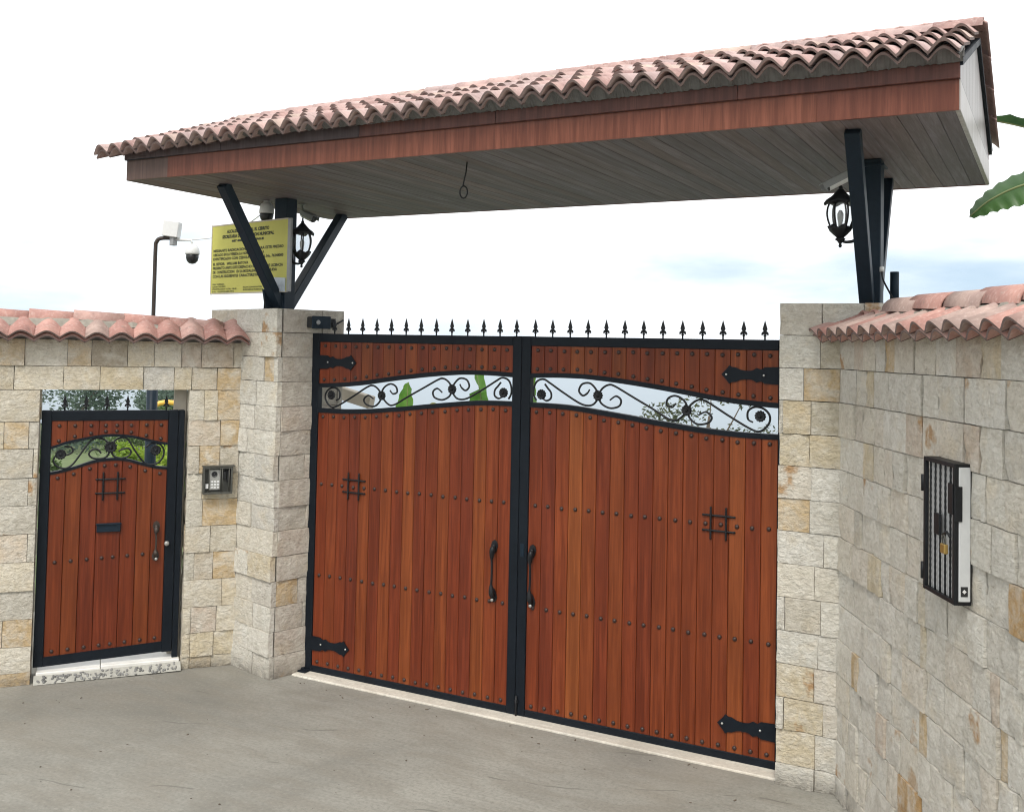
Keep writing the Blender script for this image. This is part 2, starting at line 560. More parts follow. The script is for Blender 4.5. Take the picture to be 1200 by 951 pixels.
def link(name, me, parent=None, loc=(0, 0, 0), rot=(0, 0, 0), scale=(1, 1, 1), color=None):
    o = bpy.data.objects.new(name, me)
    COL.objects.link(o)
    o.location, o.rotation_euler, o.scale = loc, rot, scale
    if parent:
        o.parent = parent
    if color:
        o.color = (*color, 1)
    return o


def part(name, mb, mat, parent, color=None, **k):
    return link(name, mb.mesh(name, mat), parent, color=color, **k)


def tag(o, label, cat=None, group=None, kind=None):
    o['label'] = label
    if cat: o['category'] = cat
    if group: o['group'] = group
    if kind: o['kind'] = kind
    return o


def thing(name, label, cat, loc=(0, 0, 0), rz=0.0, group=None):
    o = bpy.data.objects.new(name, None)
    o.empty_display_size = 0.2
    COL.objects.link(o)
    o.location, o.rotation_euler = loc, (0, 0, rz)
    return tag(o, label, cat, group)


def structure(name, mb, mat, label=None):
    o = part(name, mb, mat, None)
    o['kind'] = 'structure'
    if label: o['label'] = label
    return o


def smooth_path(pts, n=6, closed=False):
    P = [Vector(p) for p in pts]
    out = []
    N = len(P)
    for i in range(N - 1):
        p0, p1, p2, p3 = P[max(i - 1, 0)], P[i], P[i + 1], P[min(i + 2, N - 1)]
        for k in range(n):
            t = k / n
            out.append(0.5 * ((2 * p1) + (p2 - p0) * t + (2 * p0 - 5 * p1 + 4 * p2 - p3) * t * t + (3 * p1 - p0 - 3 * p2 + p3) * t ** 3))
    out.append(P[-1])
    return out


def interp(tab, x):
    """smooth interpolation in a table of (x, y)"""
    if x <= tab[0][0]: return tab[0][1]
    if x >= tab[-1][0]: return tab[-1][1]
    for i in range(len(tab) - 1):
        if tab[i][0] <= x <= tab[i + 1][0]:
            p0, p1, p2, p3 = tab[max(i - 1, 0)][1], tab[i][1], tab[i + 1][1], tab[min(i + 2, len(tab) - 1)][1]
            t = (x - tab[i][0]) / (tab[i + 1][0] - tab[i][0])
            return 0.5 * ((2 * p1) + (p2 - p0) * t + (2 * p0 - 5 * p1 + 4 * p2 - p3) * t * t + (3 * p1 - p0 - 3 * p2 + p3) * t ** 3)


# ------------------------------------------------------------------ ground, driveway, terrain
def ground_z(x, y):
    d = math.hypot(x, y)
    if y < 1.0:
        back = 0.0
    else:
        back = y - 1.0
    edge = 17.0
    z = -0.03 - 0.012 * min(back, edge)
    if back > edge:
        z -= (back - edge) * 0.40 if back < edge + 120 else 48.0 + (1 - math.exp(-(back - edge - 120) / 900)) * 420
    if d > 900:
        z += (mnoise.noise(Vector((x / 900, y / 900, 0.3))) + 0.12) * min(1, (d - 900) / 1500) * 75
    return z


mb = MB()
rad = [0.0, 3, 6, 9, 12, 15, 18, 20, 23, 27, 33, 42, 55, 75, 100, 140, 200, 300, 450, 650, 900, 1200, 1500, 1900, 2400, 3000, 3800, 4800, 6000, 8000, 11000]
NA = 96
verts, faces = [(0, 0, ground_z(0, 0))], []
for r_ in rad[1:]:
    for k in range(NA):
        a = 2 * math.pi * k / NA
        x, y = r_ * math.cos(a), r_ * math.sin(a)
        verts.append((x, y, ground_z(x, y)))
for k in range(NA):
    faces.append((0, 1 + k, 1 + (k + 1) % NA))
for i in range(len(rad) - 2):
    for k in range(NA):
        a, b = 1 + i * NA, 1 + (i + 1) * NA
        faces.append((a + k, b + k, b + (k + 1) % NA, a + (k + 1) % NA))
mb.add(verts, faces, True)
structure('ground', mb, M['lawn'], 'green ground falling away behind the gate to a far valley')

mb = MB()
mb.add([(-14, -30, 0), (16, -30, 0), (16, 0.45, 0), (-14, 0.45, 0), (-6, .45, 0), (-5, 9, 0), (14, 9, 0), (14, .45, 0)], [(0, 1, 2, 7, 4, 3), (4, 7, 6, 5)])
structure('driveway', mb, M['driveway'], 'grey poured concrete driveway in front of the gate')
mb = MB()
mb.box(-2.02, 2.06, -0.165, 0.30, -0.05, 0.014, 0.006)
structure('threshold_strip', mb, M['strip'], 'pale concrete strip running under the double gate')

# bits of grit and dry leaf lying on the concrete
mb = MB()
for k in range(95):
    gx, gy = rnd.uniform(-3.4, 2.6), rnd.uniform(-4.2, -.25)
    if rnd.random() < .2: gy = -.2 - abs(rnd.gauss(0, .12)); gx = rnd.uniform(-1.9, 1.9)
    r_ = rnd.choice((.003, .004, .005, .007))
    mb.lathe([(r_, 0), (r_ * .8, r_ * .5), (r_ * .2, r_ * .8)], 5, Matrix.Translation((gx, gy, .001)) @ Matrix.Rotation(rnd.uniform(0, 6), 4, 'Z') @ Matrix.Diagonal((rnd.uniform(1, 2.6), 1, 1, 1)))
grit = part('grit', mb, M['bark'], None)
grit['kind'] = 'stuff'
grit['label'] = 'dark specks of grit and dry leaf on the driveway'
# ------------------------------------------------------------------ stones
STONE_VARIANTS = []
for i in range(14):
    rr = random.Random(100 + i)
    nx, nz = 5, 4
    v, f = [], []
    bend = rr.uniform(-.004, .004)
    for j in range(nz):
        for k in range(nx):
            u, w = k / (nx - 1), j / (nz - 1)
            edge = (k in (0, nx - 1)) or (j in (0, nz - 1))
            y = rr.uniform(-.0055, .0035) if not edge else rr.uniform(.0005, .0055) + (rr.uniform(.004, .014) if rr.random() < .14 else 0)
            if 0 < k < nx - 1: u += rr.uniform(-.05, .05)
            if 0 < j < nz - 1: w += rr.uniform(-.06, .06)
            if k == 0: u += rr.uniform(0, .006)
            if k == nx - 1: u -= rr.uniform(0, .006)
            if j == 0: w += rr.uniform(0, .009)
            if j == nz - 1: w -= rr.uniform(0, .009)
            v.append((u, y + bend * u, w))
    for j in range(nz - 1):
        for k in range(nx - 1):
            a = j * nx + k
            f.append((a, a + 1, a + nx + 1, a + nx))
    ring = [k for k in range(nx)] + [j * nx + nx - 1 for j in range(1, nz)] + [(nz - 1) * nx + k for k in range(nx - 2, -1, -1)] + \
           [j * nx for j in range(nz - 2, 0, -1)]
    o = len(v)
    n = len(ring)
    for k in ring:
        v.append(v[k])
    for k in ring:
        v.append((v[k][0], 0.05, v[k][2]))
    for k in range(n):
        f.append((o + k, o + n + k, o + n + (k + 1) % n, o + (k + 1) % n))
    sm = MB().add(v, f[:(nx - 1) * (nz - 1)], True)
    sm.f += f[(nx - 1) * (nz - 1):]
    sm.s += [False] * (len(sm.f) - len(sm.s))
    STONE_VARIANTS.append(sm.mesh('stone', M['stone']))

PAL_COOL = [((0.72, 0.70, 0.635), 6), ((0.70, 0.675, 0.605), 5), ((0.74, 0.72, 0.66), 4), ((0.71, 0.67, 0.58), 3), ((0.70, 0.65, 0.565), 2),
            ((0.67, 0.645, 0.58), 2)]
PAL_WARM = [((0.68, 0.62, 0.50), 5), ((0.66, 0.585, 0.45), 4), ((0.71, 0.665, 0.565), 5), ((0.64, 0.52, 0.36), 1.0), ((0.655, 0.57, 0.465), 2),
            ((0.63, 0.575, 0.475), 2.5)]
TAN = (0.60, 0.46, 0.28)
BUFF = (0.64, 0.56, 0.41)
RUST = (0.52, 0.34, 0.16)
PINK = (0.62, 0.53, 0.44)


def pick(pal):
    t = rnd.uniform(0, sum(w for _, w in pal))
    for c, w in pal:
        t -= w
        if t <= 0:
            break
    k = rnd.uniform(.93, 1.06)
    return tuple(x * k for x in c)


def stone(parent, x0, x1, z0, z1, y=0.0, rz=0.0, org=(0, 0), color=None, pal=PAL_COOL, gap=0.0022, flip=0.012):
    gap = rnd.choice((.0015, .002, .003, .003, .0045))
    w, h = x1 - x0 - gap, z1 - z0 - gap
    y += rnd.uniform(-flip * 1.3, flip * .4)
    c, s = math.cos(rz), math.sin(rz)
    lx, ly = x0 + gap / 2, y
    loc = (org[0] + lx * c - ly * s, org[1] + lx * s + ly * c, z0 + gap / 2)
    me = rnd.choice(STONE_VARIANTS)
    return link('stone', me, parent, loc, (0, 0, rz), (w, 1, h), color or pick(pal))


def course(parent, x0, x1, z0, z1, lens=(.17, .40), pal=PAL_COOL, forced=(), **k):
    """one row of stones; forced = [(a, b, colour)] stones of known place"""
    segs = []
    cur = x0
    for a, b, c in sorted(forced, key=lambda q: q[0]):
        a, b = max(a, x0), min(b, x1)
        if b - a < .03 or a < cur - 1e-6:
            continue
        if a - cur > .02: segs.append((cur, a, None))
        segs.append((a, b, c))
        cur = b
    if x1 - cur > .02: segs.append((cur, x1, None))
    for a, b, c in segs:
        if c is not None:
            stone(parent, a, b, z0, z1, color=c, pal=pal, **k)
            continue
        L = b - a
        xs = [a]
        while b - xs[-1] > lens[1]:
            xs.append(xs[-1] + rnd.uniform(*lens))
        if len(xs) > 1 and b - xs[-1] < .09:
            xs.pop()
        xs.append(b)
        for p, q in zip(xs, xs[1:]):
            stone(parent, p, q, z0, z1, pal=pal, **k)


# ------------------------------------------------------------------ clay tiles
def tile_mesh(pitch, length, amp, lift, th=0.013, nseg=14, taper=0.0):
    """S-shaped roof tile: x across (one pitch), y up the slope, wave in z; lower end lifted over the course below"""
    v, f = [], []
    rows = 3
    for side in (0, 1):
        for j in range(rows):
            t = j / (rows - 1)
            for k in range(nseg + 1):
                u = k / nseg
                c = math.cos(2 * math.pi * (u - .5))
                hgt = amp * (0.5 + 0.5 * c) ** 0.62 * 2
                hgt *= (1 - taper * t)
                z = hgt + lift * (1 - t) - (th if side else 0)
                v.append(((u - .5) * pitch * 1.03, t * length, z))
    S = rows * (nseg + 1)
    for side in (0, 1):
        for j in range(rows - 1):
            for k in range(nseg):
                a = side * S + j * (nseg + 1) + k
                q = (a, a + 1, a + nseg + 2, a + nseg + 1)
                f.append(q if side == 0 else q[::-1])
    rim0 = len(f)
    for k in range(nseg):
        f.append((k, S + k, S + k + 1, k + 1))
    for k in range(nseg):
        a = (rows - 1) * (nseg + 1) + k
        f.append((a, a + 1, S + a + 1, S + a))
    for j in range(rows - 1):
        for k in (0, nseg):
            a = j * (nseg + 1) + k
            f.append((a, a + nseg + 1, S + a + nseg + 1, S + a))
    mb_ = MB().add(v, f, True)
    mb_.rim = list(range(rim0, rim0 + nseg)) + list(range(len(f) - 2 * (rows - 1), len(f)))
    return mb_


def cap_mesh(length, r, th=0.013, n=10, taper=.12):
    v, f = [], []
    for side in (0, 1):
        for j in range(2):
            rr = (r - (th if side else 0)) * (1 - taper * j)
            for k in range(n + 1):
                a = math.pi * k / n
                v.append((j * length, rr * math.cos(a), rr * math.sin(a) * .95))
    S = 2 * (n + 1)
    for side in (0, 1):
        for k in range(n):
            a = side * S + k
            q = (a, a + 1, a + n + 2, a + n + 1)
            f.append(q)
    for k in range(n):
        f.append((k, S + k, S + k + 1, k + 1))
        f.append((n + 1 + k, n + 2 + k, S + n + 2 + k, S + n + 1 + k))
    return MB().add(v, f, True)


TILE_PAL = [((0.53, 0.375, 0.345), 5), ((0.49, 0.335, 0.305), 4), ((0.57, 0.43, 0.40), 4), ((0.49, 0.375, 0.355), 3), ((0.43, 0.28, 0.255), 2), ((0.57, 0.44, 0.38), 1.5)]
TILE_PAL_WALL = [((0.50, 0.285, 0.24), 5), ((0.46, 0.25, 0.21), 3), ((0.52, 0.335, 0.29), 3), ((0.46, 0.34, 0.295), 1.5), ((0.41, 0.275, 0.235), 1)]


def fix_auto(me):
    return me


# ------------------------------------------------------------------ the two side walls
LW_O, LW_A = (-2.632, -0.209), R(50.3)
LW_Z = [0.0, .10, .302, .518, .748, .978, 1.202, 1.429, 1.650, 1.886, 2.104, 2.362, 2.557, 2.775]


def wall_roof(parent, x0, x1, eave_out, eave_z, ridge_in, ridge_z, pitch, side_drop=None, cap_list=(), seed=3, amp=.026, start=None):
    """tiled coping in wall coordinates: front eave at y=-eave_out, ridge at y=+ridge_in"""
    run = eave_out + ridge_in
    rise = ridge_z - eave_z
    ang = math.atan2(rise, run)
    L = math.hypot(run, rise)
    me = tile_mesh(pitch, L + .03, amp, .012, taper=.15).mesh('roof_tile', M['tile'])
    me2 = tile_mesh(pitch, L * .5, amp, .0, taper=.15).mesh('eave_tile', M['tile'])
    bed = MB()
    bed.add([(x0, .012, eave_z + .02), (x1, .012, eave_z + .02), (x1, ridge_in, ridge_z - .03), (x0, ridge_in, ridge_z - .03),
             (x0, .012, eave_z - .06), (x1, .012, eave_z - .06), (x1, ridge_in + .2, eave_z - .06), (x0, ridge_in + .2, eave_z - .06)],
            [(0, 1, 2, 3), (0, 4, 5, 1), (2, 6, 7, 3), (0, 3, 7, 4), (1, 5, 6, 2), (4, 7, 6, 5)])
    cop = part('tile_coping', bed, M['bed'], parent)
    k = 0
    x = start if start is not None else x0 + pitch / 2
    while x < x1 - pitch * .3:
        dz = rnd.uniform(-.004, .004)
        link('roof_tile', me, cop, (x, -eave_out, eave_z + dz), (ang, rnd.uniform(-.02, .02), rnd.uniform(-.02, .02)), color=pick(TILE_PAL_WALL))
        link('roof_tile', me2, cop, (x, -eave_out + .022, eave_z - .024), (ang, 0, 0), color=pick(TILE_PAL_WALL))
        x += pitch
        k += 1
    # back slope of the coping, out of sight, kept plain
    me3 = tile_mesh(pitch, .34, amp, .012, taper=.15)
    bk = MB()
    xx = start if start is not None else x0 + pitch / 2
    while xx < x1 - pitch * .3:
        mm = Matrix.Translation((xx, ridge_in * 2 + eave_out, eave_z)) @ Matrix.Rotation(math.pi, 4, 'Z') @ Matrix.Rotation(ang, 4, 'X')
        bk.add(me3.v, me3.f, True, mm)
        xx += pitch
    o = part('back_tile', bk, M['tile'], cop, color=TILE_PAL_WALL[0][0])
    o['kind'] = 'stuff'
    return cop


left_wall = thing('stone_wall', 'cream and tan stone wall with tiled top and the small wooden door in it', 'wall', (LW_O[0], LW_O[1], 0), LW_A)
DX0, DX1, DZ = -1.585, -0.425, 2.362
core = MB()
core.box(-4.2, DX0 - .02, .03, .30, 0, 2.775)
core.box(DX1 + .02, .25, .03, .30, 0, 2.775)
core.box(DX0 - .021, DX1 + .021, .031, .299, DZ + .003, 2.774)
part('wall_core', core, M['mortar'], left_wall)
JAMB = (0.62, 0.585, 0.505)
FORCED_L = {
    12: [(-1.90, -1.70, None), (-1.21, -.93, (0.50, .44, .35)), (-.50, -.335, PINK), (-.335, -.07, (0.52, .44, .35))],
    11: [(-1.14, -.80, BUFF), (-.80, -.555, (0.62, .60, .55)), (-.555, -.41, BUFF), (-.41, -.20, (0.56, .50, .40)), (-.20, 0, TAN)],
    10: [(-.30, -.19, BUFF), (-.19, .0, TAN)],
    9: [(-1.84, -1.66, TAN), (-1.66, -1.585, JAMB), (-.16, 0, TAN)],
    8: [(-1.98, -1.62, (0.58, .545, .47)), (-.33, -.16, TAN), (-.16, 0, (0.57, .52, .43))],
    7: [(-1.95, -1.65, (0.59, .56, .49)), (-1.65, -1.585, JAMB), (-.30, 0, BUFF)],
    6: [(-2.1, -1.85, PINK), (-1.85, -1.585, (0.60, .565, .49)), (-.425, -.29, JAMB), (-.29, 0, TAN)],
    5: [(-1.64, -1.585, JAMB), (-.22, 0, (0.60, .55, .45))],
    4: [(-.425, -.345, JAMB), (-.345, -.19, (0.55, .49, .40)), (-.19, 0, TAN)],
    3: [(-1.84, -1.585, (0.60, .57, .50))],
    2: [(-1.80, -1.585, TAN), (-.36, -.15, PINK)],
    1: [(-.36, -.17, BUFF), (-.17, 0, BUFF)],
    0: [(-1.90, -1.585, TAN), (-.36, -.18, (0.54, .46, .34))],
}
for i in range(len(LW_Z) - 1):
    z0, z1 = LW_Z[i], LW_Z[i + 1]
    fr = [q for q in FORCED_L.get(i, []) if q[2] is not None]
    if z1 <= DZ + .03:
        z1 = min(z1, DZ) if i == 10 else z1
        course(left_wall, -4.2, DX0, z0, z1, pal=PAL_WARM, forced=[q for q in fr if q[1] <= DX0 + .001])
        course(left_wall, DX1, .02, z0, z1, pal=PAL_WARM, forced=[q for q in fr if q[0] >= DX1 - .001])
    else:
        course(left_wall, -4.2, .02, max(z0, DZ), z1, pal=PAL_WARM, forced=fr)
# return faces of the doorway
for i in range(11):
    z0, z1 = LW_Z[i], min(LW_Z[i + 1], DZ)
    stone(left_wall, .05, .30, z0, z1, rz=R(90), org=(DX0, 0), pal=PAL_WARM, flip=.004)
    stone(left_wall, -.30, -.05, z0, z1, rz=R(-90), org=(DX1, 0), pal=PAL_WARM, flip=.004)
jamb = MB()
jamb.box(-.532, DX1 - .004, .20, .30, .0, DZ - .002, .004)
part('jamb', jamb, M['plaster'], left_wall)
lcop = wall_roof(left_wall, -4.2, .03, .165, 2.785, .16, 2.935, .187, start=-1.733 - .187 * 13)
cap_x = [-4.30, -3.92, -3.55, -3.20, -2.82, -2.45, -2.06, -1.70, -1.36, -.97, -.60, -.40]
capm = cap_mesh(.40, .085).mesh('ridge_tile', M['tile'])
for i, x in enumerate(cap_x):
    z = 2.945 if x < -1.3 else 2.945 - (x + 1.3) * .055
    link('ridge_tile', capm, lcop, (x, .16, z), (0, R(1.8), rnd.uniform(-.03, .03)), ((1.0 if x < -.7 else .62), 1, 1), color=pick(TILE_PAL_WALL))
# rough cement bedding under the ridge caps
mb = MB()
xs = [(-4.2 + i * .05) for i in range(85)]
top = [(x, 2.975 - max(0, x + 1.3) * .055 + rnd.uniform(-.008, .008)) for x in xs]
for y0_, nm in ((.075, 'mortar'),):
    v, f = [], []
    for x, z in top:
        j = rnd.uniform(-.012, .012)
        v += [(x, y0_ + j - .055, 2.885 + rnd.uniform(-.008, .004)), (x, y0_ + j - .01, z - .03), (x, .20, z), (x, .22, 2.8)]
    for i in range(len(top) - 1):
        for k in range(3):
            f.append((i * 4 + k, i * 4 + 4 + k, i * 4 + 5 + k, i * 4 + 1 + k))
    mb.add(v, f)
part('mortar_bed', mb, M['cement'], lcop)

RW_O, RW_A = (2.418, -0.2), R(-61.5)
RZ = [-.06, .136, .353, .556, .771, .984, 1.20, 1.415, 1.626, 1.837, 2.048, 2.257, 2.472, 2.685, 2.885]
right_wall = thing('stone_wall', 'pale grey stone wall with tiled top carrying the caged meter box', 'wall', (RW_O[0], RW_O[1], 0), RW_A)
part('wall_core', MB().box(-.25, 5.2, .03, .30, 0, 2.88), M['mortar'], right_wall)
GREYS = (0.55, .53, .475)
FORCED_R = {
    13: [(.26, .44, PINK), (.78, .93, TAN), (1.67, 1.92, PINK), (1.92, 2.12, BUFF)],
    11: [(1.07, 1.28, PINK), (1.77, 1.93, PINK)],
    12: [(.45, .58, BUFF)],
    10: [(.44, .60, BUFF)],
    8: [(.30, .41, GREYS), (2.2, 2.42, RUST)],
    7: [(.53, .72, BUFF), (1.26, 1.335, BUFF)],
    6: [(2.04, 2.11, PINK), (1.275, 1.335, BUFF)],
    5: [(2.11, 2.18, TAN)],
    4: [(.28, .39, TAN), (1.26, 1.36, TAN)],
    3: [(.69, .82, PINK)],
    2: [(1.00, 1.30, RUST)],
}
for i in range(len(RZ) - 1):
    course(right_wall, 0.0, 5.2, max(RZ[i], 0), RZ[i + 1], lens=(.11, .30), pal=PAL_COOL, forced=FORCED_R.get(i, ()))
rcop = wall_roof(right_wall, -.22, 5.2, .155, 2.885, .12, 3.005, .185, start=-.06)
cap2 = cap_mesh(.46, .095).mesh('ridge_tile', M['tile'])
for i, x in enumerate([.62, .98, 1.40, 1.77, 2.15, 2.55, 2.95, 3.35, 3.75, 4.15, 4.55, 4.95]):
    link('ridge_tile', cap2, rcop, (x + .44, .12, 3.015 + rnd.uniform(-.006, .006)), (0, R(-2.5), R(180) + rnd.uniform(-.03, .03)), color=pick(TILE_PAL_WALL))
mb = MB()
v, f = [], []
xs = [-.2 + i * .05 for i in range(109)]
for x in xs:
    j = rnd.uniform(-.012, .012)
    z = 3.045 + rnd.uniform(-.01, .01) if x > .5 else 3.0 + (x + .2) / .7 * .045 + rnd.uniform(-.008, .008)
    v += [(x, -.005 + j, 2.955 + rnd.uniform(-.008, .004)), (x, .035 + j, z - .03), (x, .16, z), (x, .18, 2.85)]
for i in range(len(xs) - 1):
    for k in range(3):
        f.append((i * 4 + k, i * 4 + 4 + k, i * 4 + 5 + k, i * 4 + 1 + k))
part('mortar_bed', mb.add(v, f), M['cement'], rcop)

# ------------------------------------------------------------------ gate pillars
LP_O, LP_A = (-2.093, -0.362), R(-15.9)
LPZ = [0, .185, .385, .59, .80, 1.005, 1.213, 1.41, 1.633, 1.838, 2.043, 2.248, 2.455, 2.662, 2.869, 3.072]
left_pillar = thing('gate_pillar', 'pale square stone pillar between the small door and the double gate', 'pillar', (LP_O[0], LP_O[1], 0), LP_A)
part('pillar_core', MB().box(-1.11, -.03, .06, .64, 0, 3.06).box(-.62, -.028, .03, .645, 0, 3.062), M['mortar'], left_pillar)
FP = {12: [(-.20, -.055, TAN)], 8: [(-.30, 0, (0.62, .60, .55))], 6: [(-.34, -.0, (0.62, .60, .55))], 3: [(-.30, 0, (0.60, .57, .51))], 4: [(-.36, 0, BUFF)]}
FPR = {3: [(.05, .26, TAN)]}
for i in range(len(LPZ) - 1):
    z0, z1 = LPZ[i], LPZ[i + 1]
    course(left_pillar, -.64, 0.0, z0, z1, lens=(.2, .42), pal=PAL_COOL, forced=FP.get(i, ()))
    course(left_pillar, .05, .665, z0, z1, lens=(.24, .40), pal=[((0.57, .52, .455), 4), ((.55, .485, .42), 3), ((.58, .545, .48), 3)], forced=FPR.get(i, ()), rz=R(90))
    course(left_pillar, .0, .64, z0, z1, lens=(.24, .40), rz=R(180), org=(0, .665))
    if z0 > 2.4:
        course(left_pillar, -1.14, -.642, z0, z1, lens=(.16, .3), y=.03, pal=PAL_WARM)
mb = MB().add([(-1.14, .05, 3.064), (0, .02, 3.064), (0, .66, 3.064), (-1.14, .66, 3.064)], [(0, 1, 2, 3)])
part('pillar_top', mb, M['cement'], left_pillar)

right_pillar = thing('gate_pillar', 'cream stone pillar between the double gate and the meter box wall', 'pillar', (2.03, -0.2, 0), 0)
RPZ = [0, .136, .353, .556, .771, .984, 1.20, 1.415, 1.626, 1.837, 2.048, 2.257, 2.472, 2.685, 2.898, 3.11]
part('pillar_core', MB().box(.022, 1.05, .03, .62, 0, 3.09), M['mortar'], right_pillar)
FR = {12: [(.16, .39, TAN)], 11: [(.03, .21, BUFF)], 10: [(.01, .20, BUFF), (.20, .40, BUFF)], 8: [(.0, .205, TAN)], 5: [(.05, .28, (.57, .53, .45))], 3: [(.0, .24, BUFF)],
      2: [(.05, .30, BUFF)], 1: [(.0, .25, BUFF)]}
for i in range(len(RPZ) - 1):
    course(right_pillar, 0, 1.08 if RPZ[i] > 2.8 else .44, RPZ[i], RPZ[i + 1], lens=(.17, .30), pal=PAL_COOL + [((.58, .53, .42), 4)], forced=FR.get(i, ()))
    course(right_pillar, -.65, -.05, RPZ[i], RPZ[i + 1], lens=(.2, .35), rz=R(-90), pal=PAL_COOL)
    course(right_pillar, -1.08, 0, RPZ[i], RPZ[i + 1], lens=(.25, .45), rz=R(180), org=(0, .65))
part('pillar_top', MB().add([(0, .02, 3.098), (1.06, .02, 3.098), (1.06, .64, 3.098), (0, .64, 3.098)], [(0, 1, 2, 3)]), M['cement'], right_pillar)
# ------------------------------------------------------------------ planked gate leaves
GATE_PAL = [((0.172, 0.034, 0.0105), 5), ((0.182, 0.039, 0.0115), 4), ((0.160, 0.031, 0.0105), 4), ((0.198, 0.047, 0.013), 1.5), ((0.146, 0.028, 0.0105), 1.5)]


def plank_mesh(w, zb, zt, d=.022, ch=.003):
    """zb, zt: (left, right) heights of the two ends"""
    X = [0, 0, ch, w - ch, w, w]
    Y = [d, ch, 0, 0, ch, d]
    v, f = [], []
    for e, zz in enumerate((zb, zt)):
        for x, y in zip(X, Y):
            v.append((x, y, zz[0] + (zz[1] - zz[0]) * x / w))
    for k in range(6):
        f.append((k, (k + 1) % 6, (k + 1) % 6 + 6, k + 6))
    f += [tuple(range(6))[::-1], tuple(range(6, 12))]
    return MB().add(v, f)


stud_mb = MB()
stud_mb.lathe([(.0165, 0), (.0155, .004), (.0105, .010), (.004, .0125)], 8, Matrix.Rotation(R(90), 4, 'X'))
STUD = stud_mb.mesh('stud', M['stud'])
spear = MB()
S_ = [(.006, 0), (.006, .022), (.011, .026), (.011, .032), (.006, .036), (.006, .055)]
spear.lathe(S_, 8)
spear.prism([(-.005, .05), (-.017, .072), (0, .132), (.017, .072), (.005, .05)], -.004, .004)
spear.prism([(-.004, .040), (-.020, .030), (-.026, .036), (-.022, .050), (-.006, .062)], -.003, .003)
spear.prism([(.004, .040), (.006, .062), (.022, .050), (.026, .036), (.020, .030)], -.003, .003)
SPEAR = spear.mesh('spearhead', M['iron'])


def rosette(r=.036):
    m = MB()
    n = 12
    ring = []
    for k in range(n * 4):
        a = 2 * math.pi * k / (n * 4)
        rr = r * (0.86 + .14 * abs(math.cos(a * n / 2)))
        ring.append((rr * math.cos(a), rr * math.sin(a)))
    v = [(0, -.012, 0)] + [(x * .45, -.009, z * .45) for x, z in ring] + [(x * .8, -.012, z * .8) for x, z in ring] + [(x, -.003, z) for x, z in ring] + \
        [(x, .004, z) for x, z in ring] + [(0, .004, 0)]
    N = len(ring)
    f = [(0, 1 + k, 1 + (k + 1) % N) for k in range(N)]
    for L in range(3):
        a, b = 1 + L * N, 1 + (L + 1) * N
        f += [(a + k, b + k, b + (k + 1) % N, a + (k + 1) % N) for k in range(N)]
    last = 1 + 4 * N
    f += [(1 + 3 * N + k, last, 1 + 3 * N + (k + 1) % N) for k in range(N)]
    m.add(v, f)
    m.lathe([(r * .34, 0), (r * .26, .010), (r * .1, .014)], 10, Matrix.Translation((0, -.010, 0)) @ Matrix.Rotation(R(90), 4, 'X'))
    return m


ROSETTE = rosette(.040).mesh('rosette', M['iron'])


def twisted_grille(parent, cx, cz, w, h, sx, sz, y=-.024):
    """little wrought grille of two upright and two cross bars"""
    g = MB()
    for s in (-1, 1):
        for horiz in (0, 1):
            L = w if horiz else h
            off = (sz if horiz else sx) * s
            pts, rr = [], []
            n = 22
            for i in range(n + 1):
                t = -L / 2 + L * i / n
                rr.append(.0066 + .0022 * (i % 2) if 2 < i < n - 2 else .0055 + .004 * (i in (1, n - 1)))
                pts.append((cx + (t if horiz else off), y - (.004 if horiz else .010), cz + (off if horiz else t)))
            g.tube(pts, rr, 5)
    return part('viewing_grille', g, M['iron'], parent)


def pull_handle(parent, x, z0, z1, mat, y=-.022):
    """forged pull handle with leaf-shaped ends and a twisted grip"""
    h = MB()
    H = z1 - z0
    for zc, s in ((z1 - .03, 1), (z0 + .035, -1)):
        h.prism([(x - .017, zc - .036 * s), (x - .030, zc + .005 * s), (x - .020, zc + .034 * s), (x, zc + .048 * s), (x + .020, zc + .034 * s),
                 (x + .030, zc + .005 * s), (x + .017, zc - .036 * s), (x, zc - .062 * s)][::s], y - .006, y)
        h.tube([(x, y, zc), (x, y - .03, zc)], .016, 10)
    pts = smooth_path([(x, y - .026, z1 - .03), (x, y - .038, z1 - .055), (x - .004, y - .040, z1 - H * .26), (x, y - .042, z1 - H * .40), (x, y - .042, z1 - H * .60),
                       (x - .004, y - .040, z0 + H * .26), (x, y - .038, z0 + .06), (x, y - .026, z0 + .035)], 5)
    n = len(pts)
    rr = []
    for i in range(n):
        t = i / (n - 1)
        r = .0085
        if t < .30: r = .012 + .010 * math.sin(t / .30 * math.pi)
        if t > .70: r = .012 + .010 * math.sin((1 - t) / .30 * math.pi)
        rr.append(r)
    h.tube(pts, rr, 8)
    o = part('pull_handle', h, mat, parent)
    k = MB().lathe([(.012, 0), (.012, .012), (.006, .014)], 10, Matrix.Translation((x + .004, y - .030, z0 + .012)) @ Matrix.Rotation(R(90), 4, 'X'))
    part('keyhole', k, M['plate'], o)
    return o


def strap_hinge(parent, x0, z, mir, L=.40, y=-.024):
    """plate hinge with a waisted, spear-ended outline; runs from x0 inward"""
    up = [(0, .060), (.10, .056), (.125, .040), (.155, .050), (.18, .034), (.20, .030), (.24, .030), (.27, .036), (.30, .050), (.325, .052), (.345, .064),
          (.362, .040), (L, .0)]
    poly = [(x, h) for x, h in up] + [(x, -h) for x, h in up[-2::-1]]
    p = MB()
    q = [(x0 + mir * x, z + h) for x, h in poly]
    p.prism(q, y - .006, y)
    o = part('strap_hinge', p, M['steel'], parent)
    for bx in (.105, .365):
        b = MB().lathe([(.0085, 0), (.007, .006), (.003, .008)], 8, Matrix.Translation((x0 + mir * bx, y - .006, z)) @ Matrix.Rotation(R(90), 4, 'X'))
        part('bolt', b, M['chrome'], o)
    return o


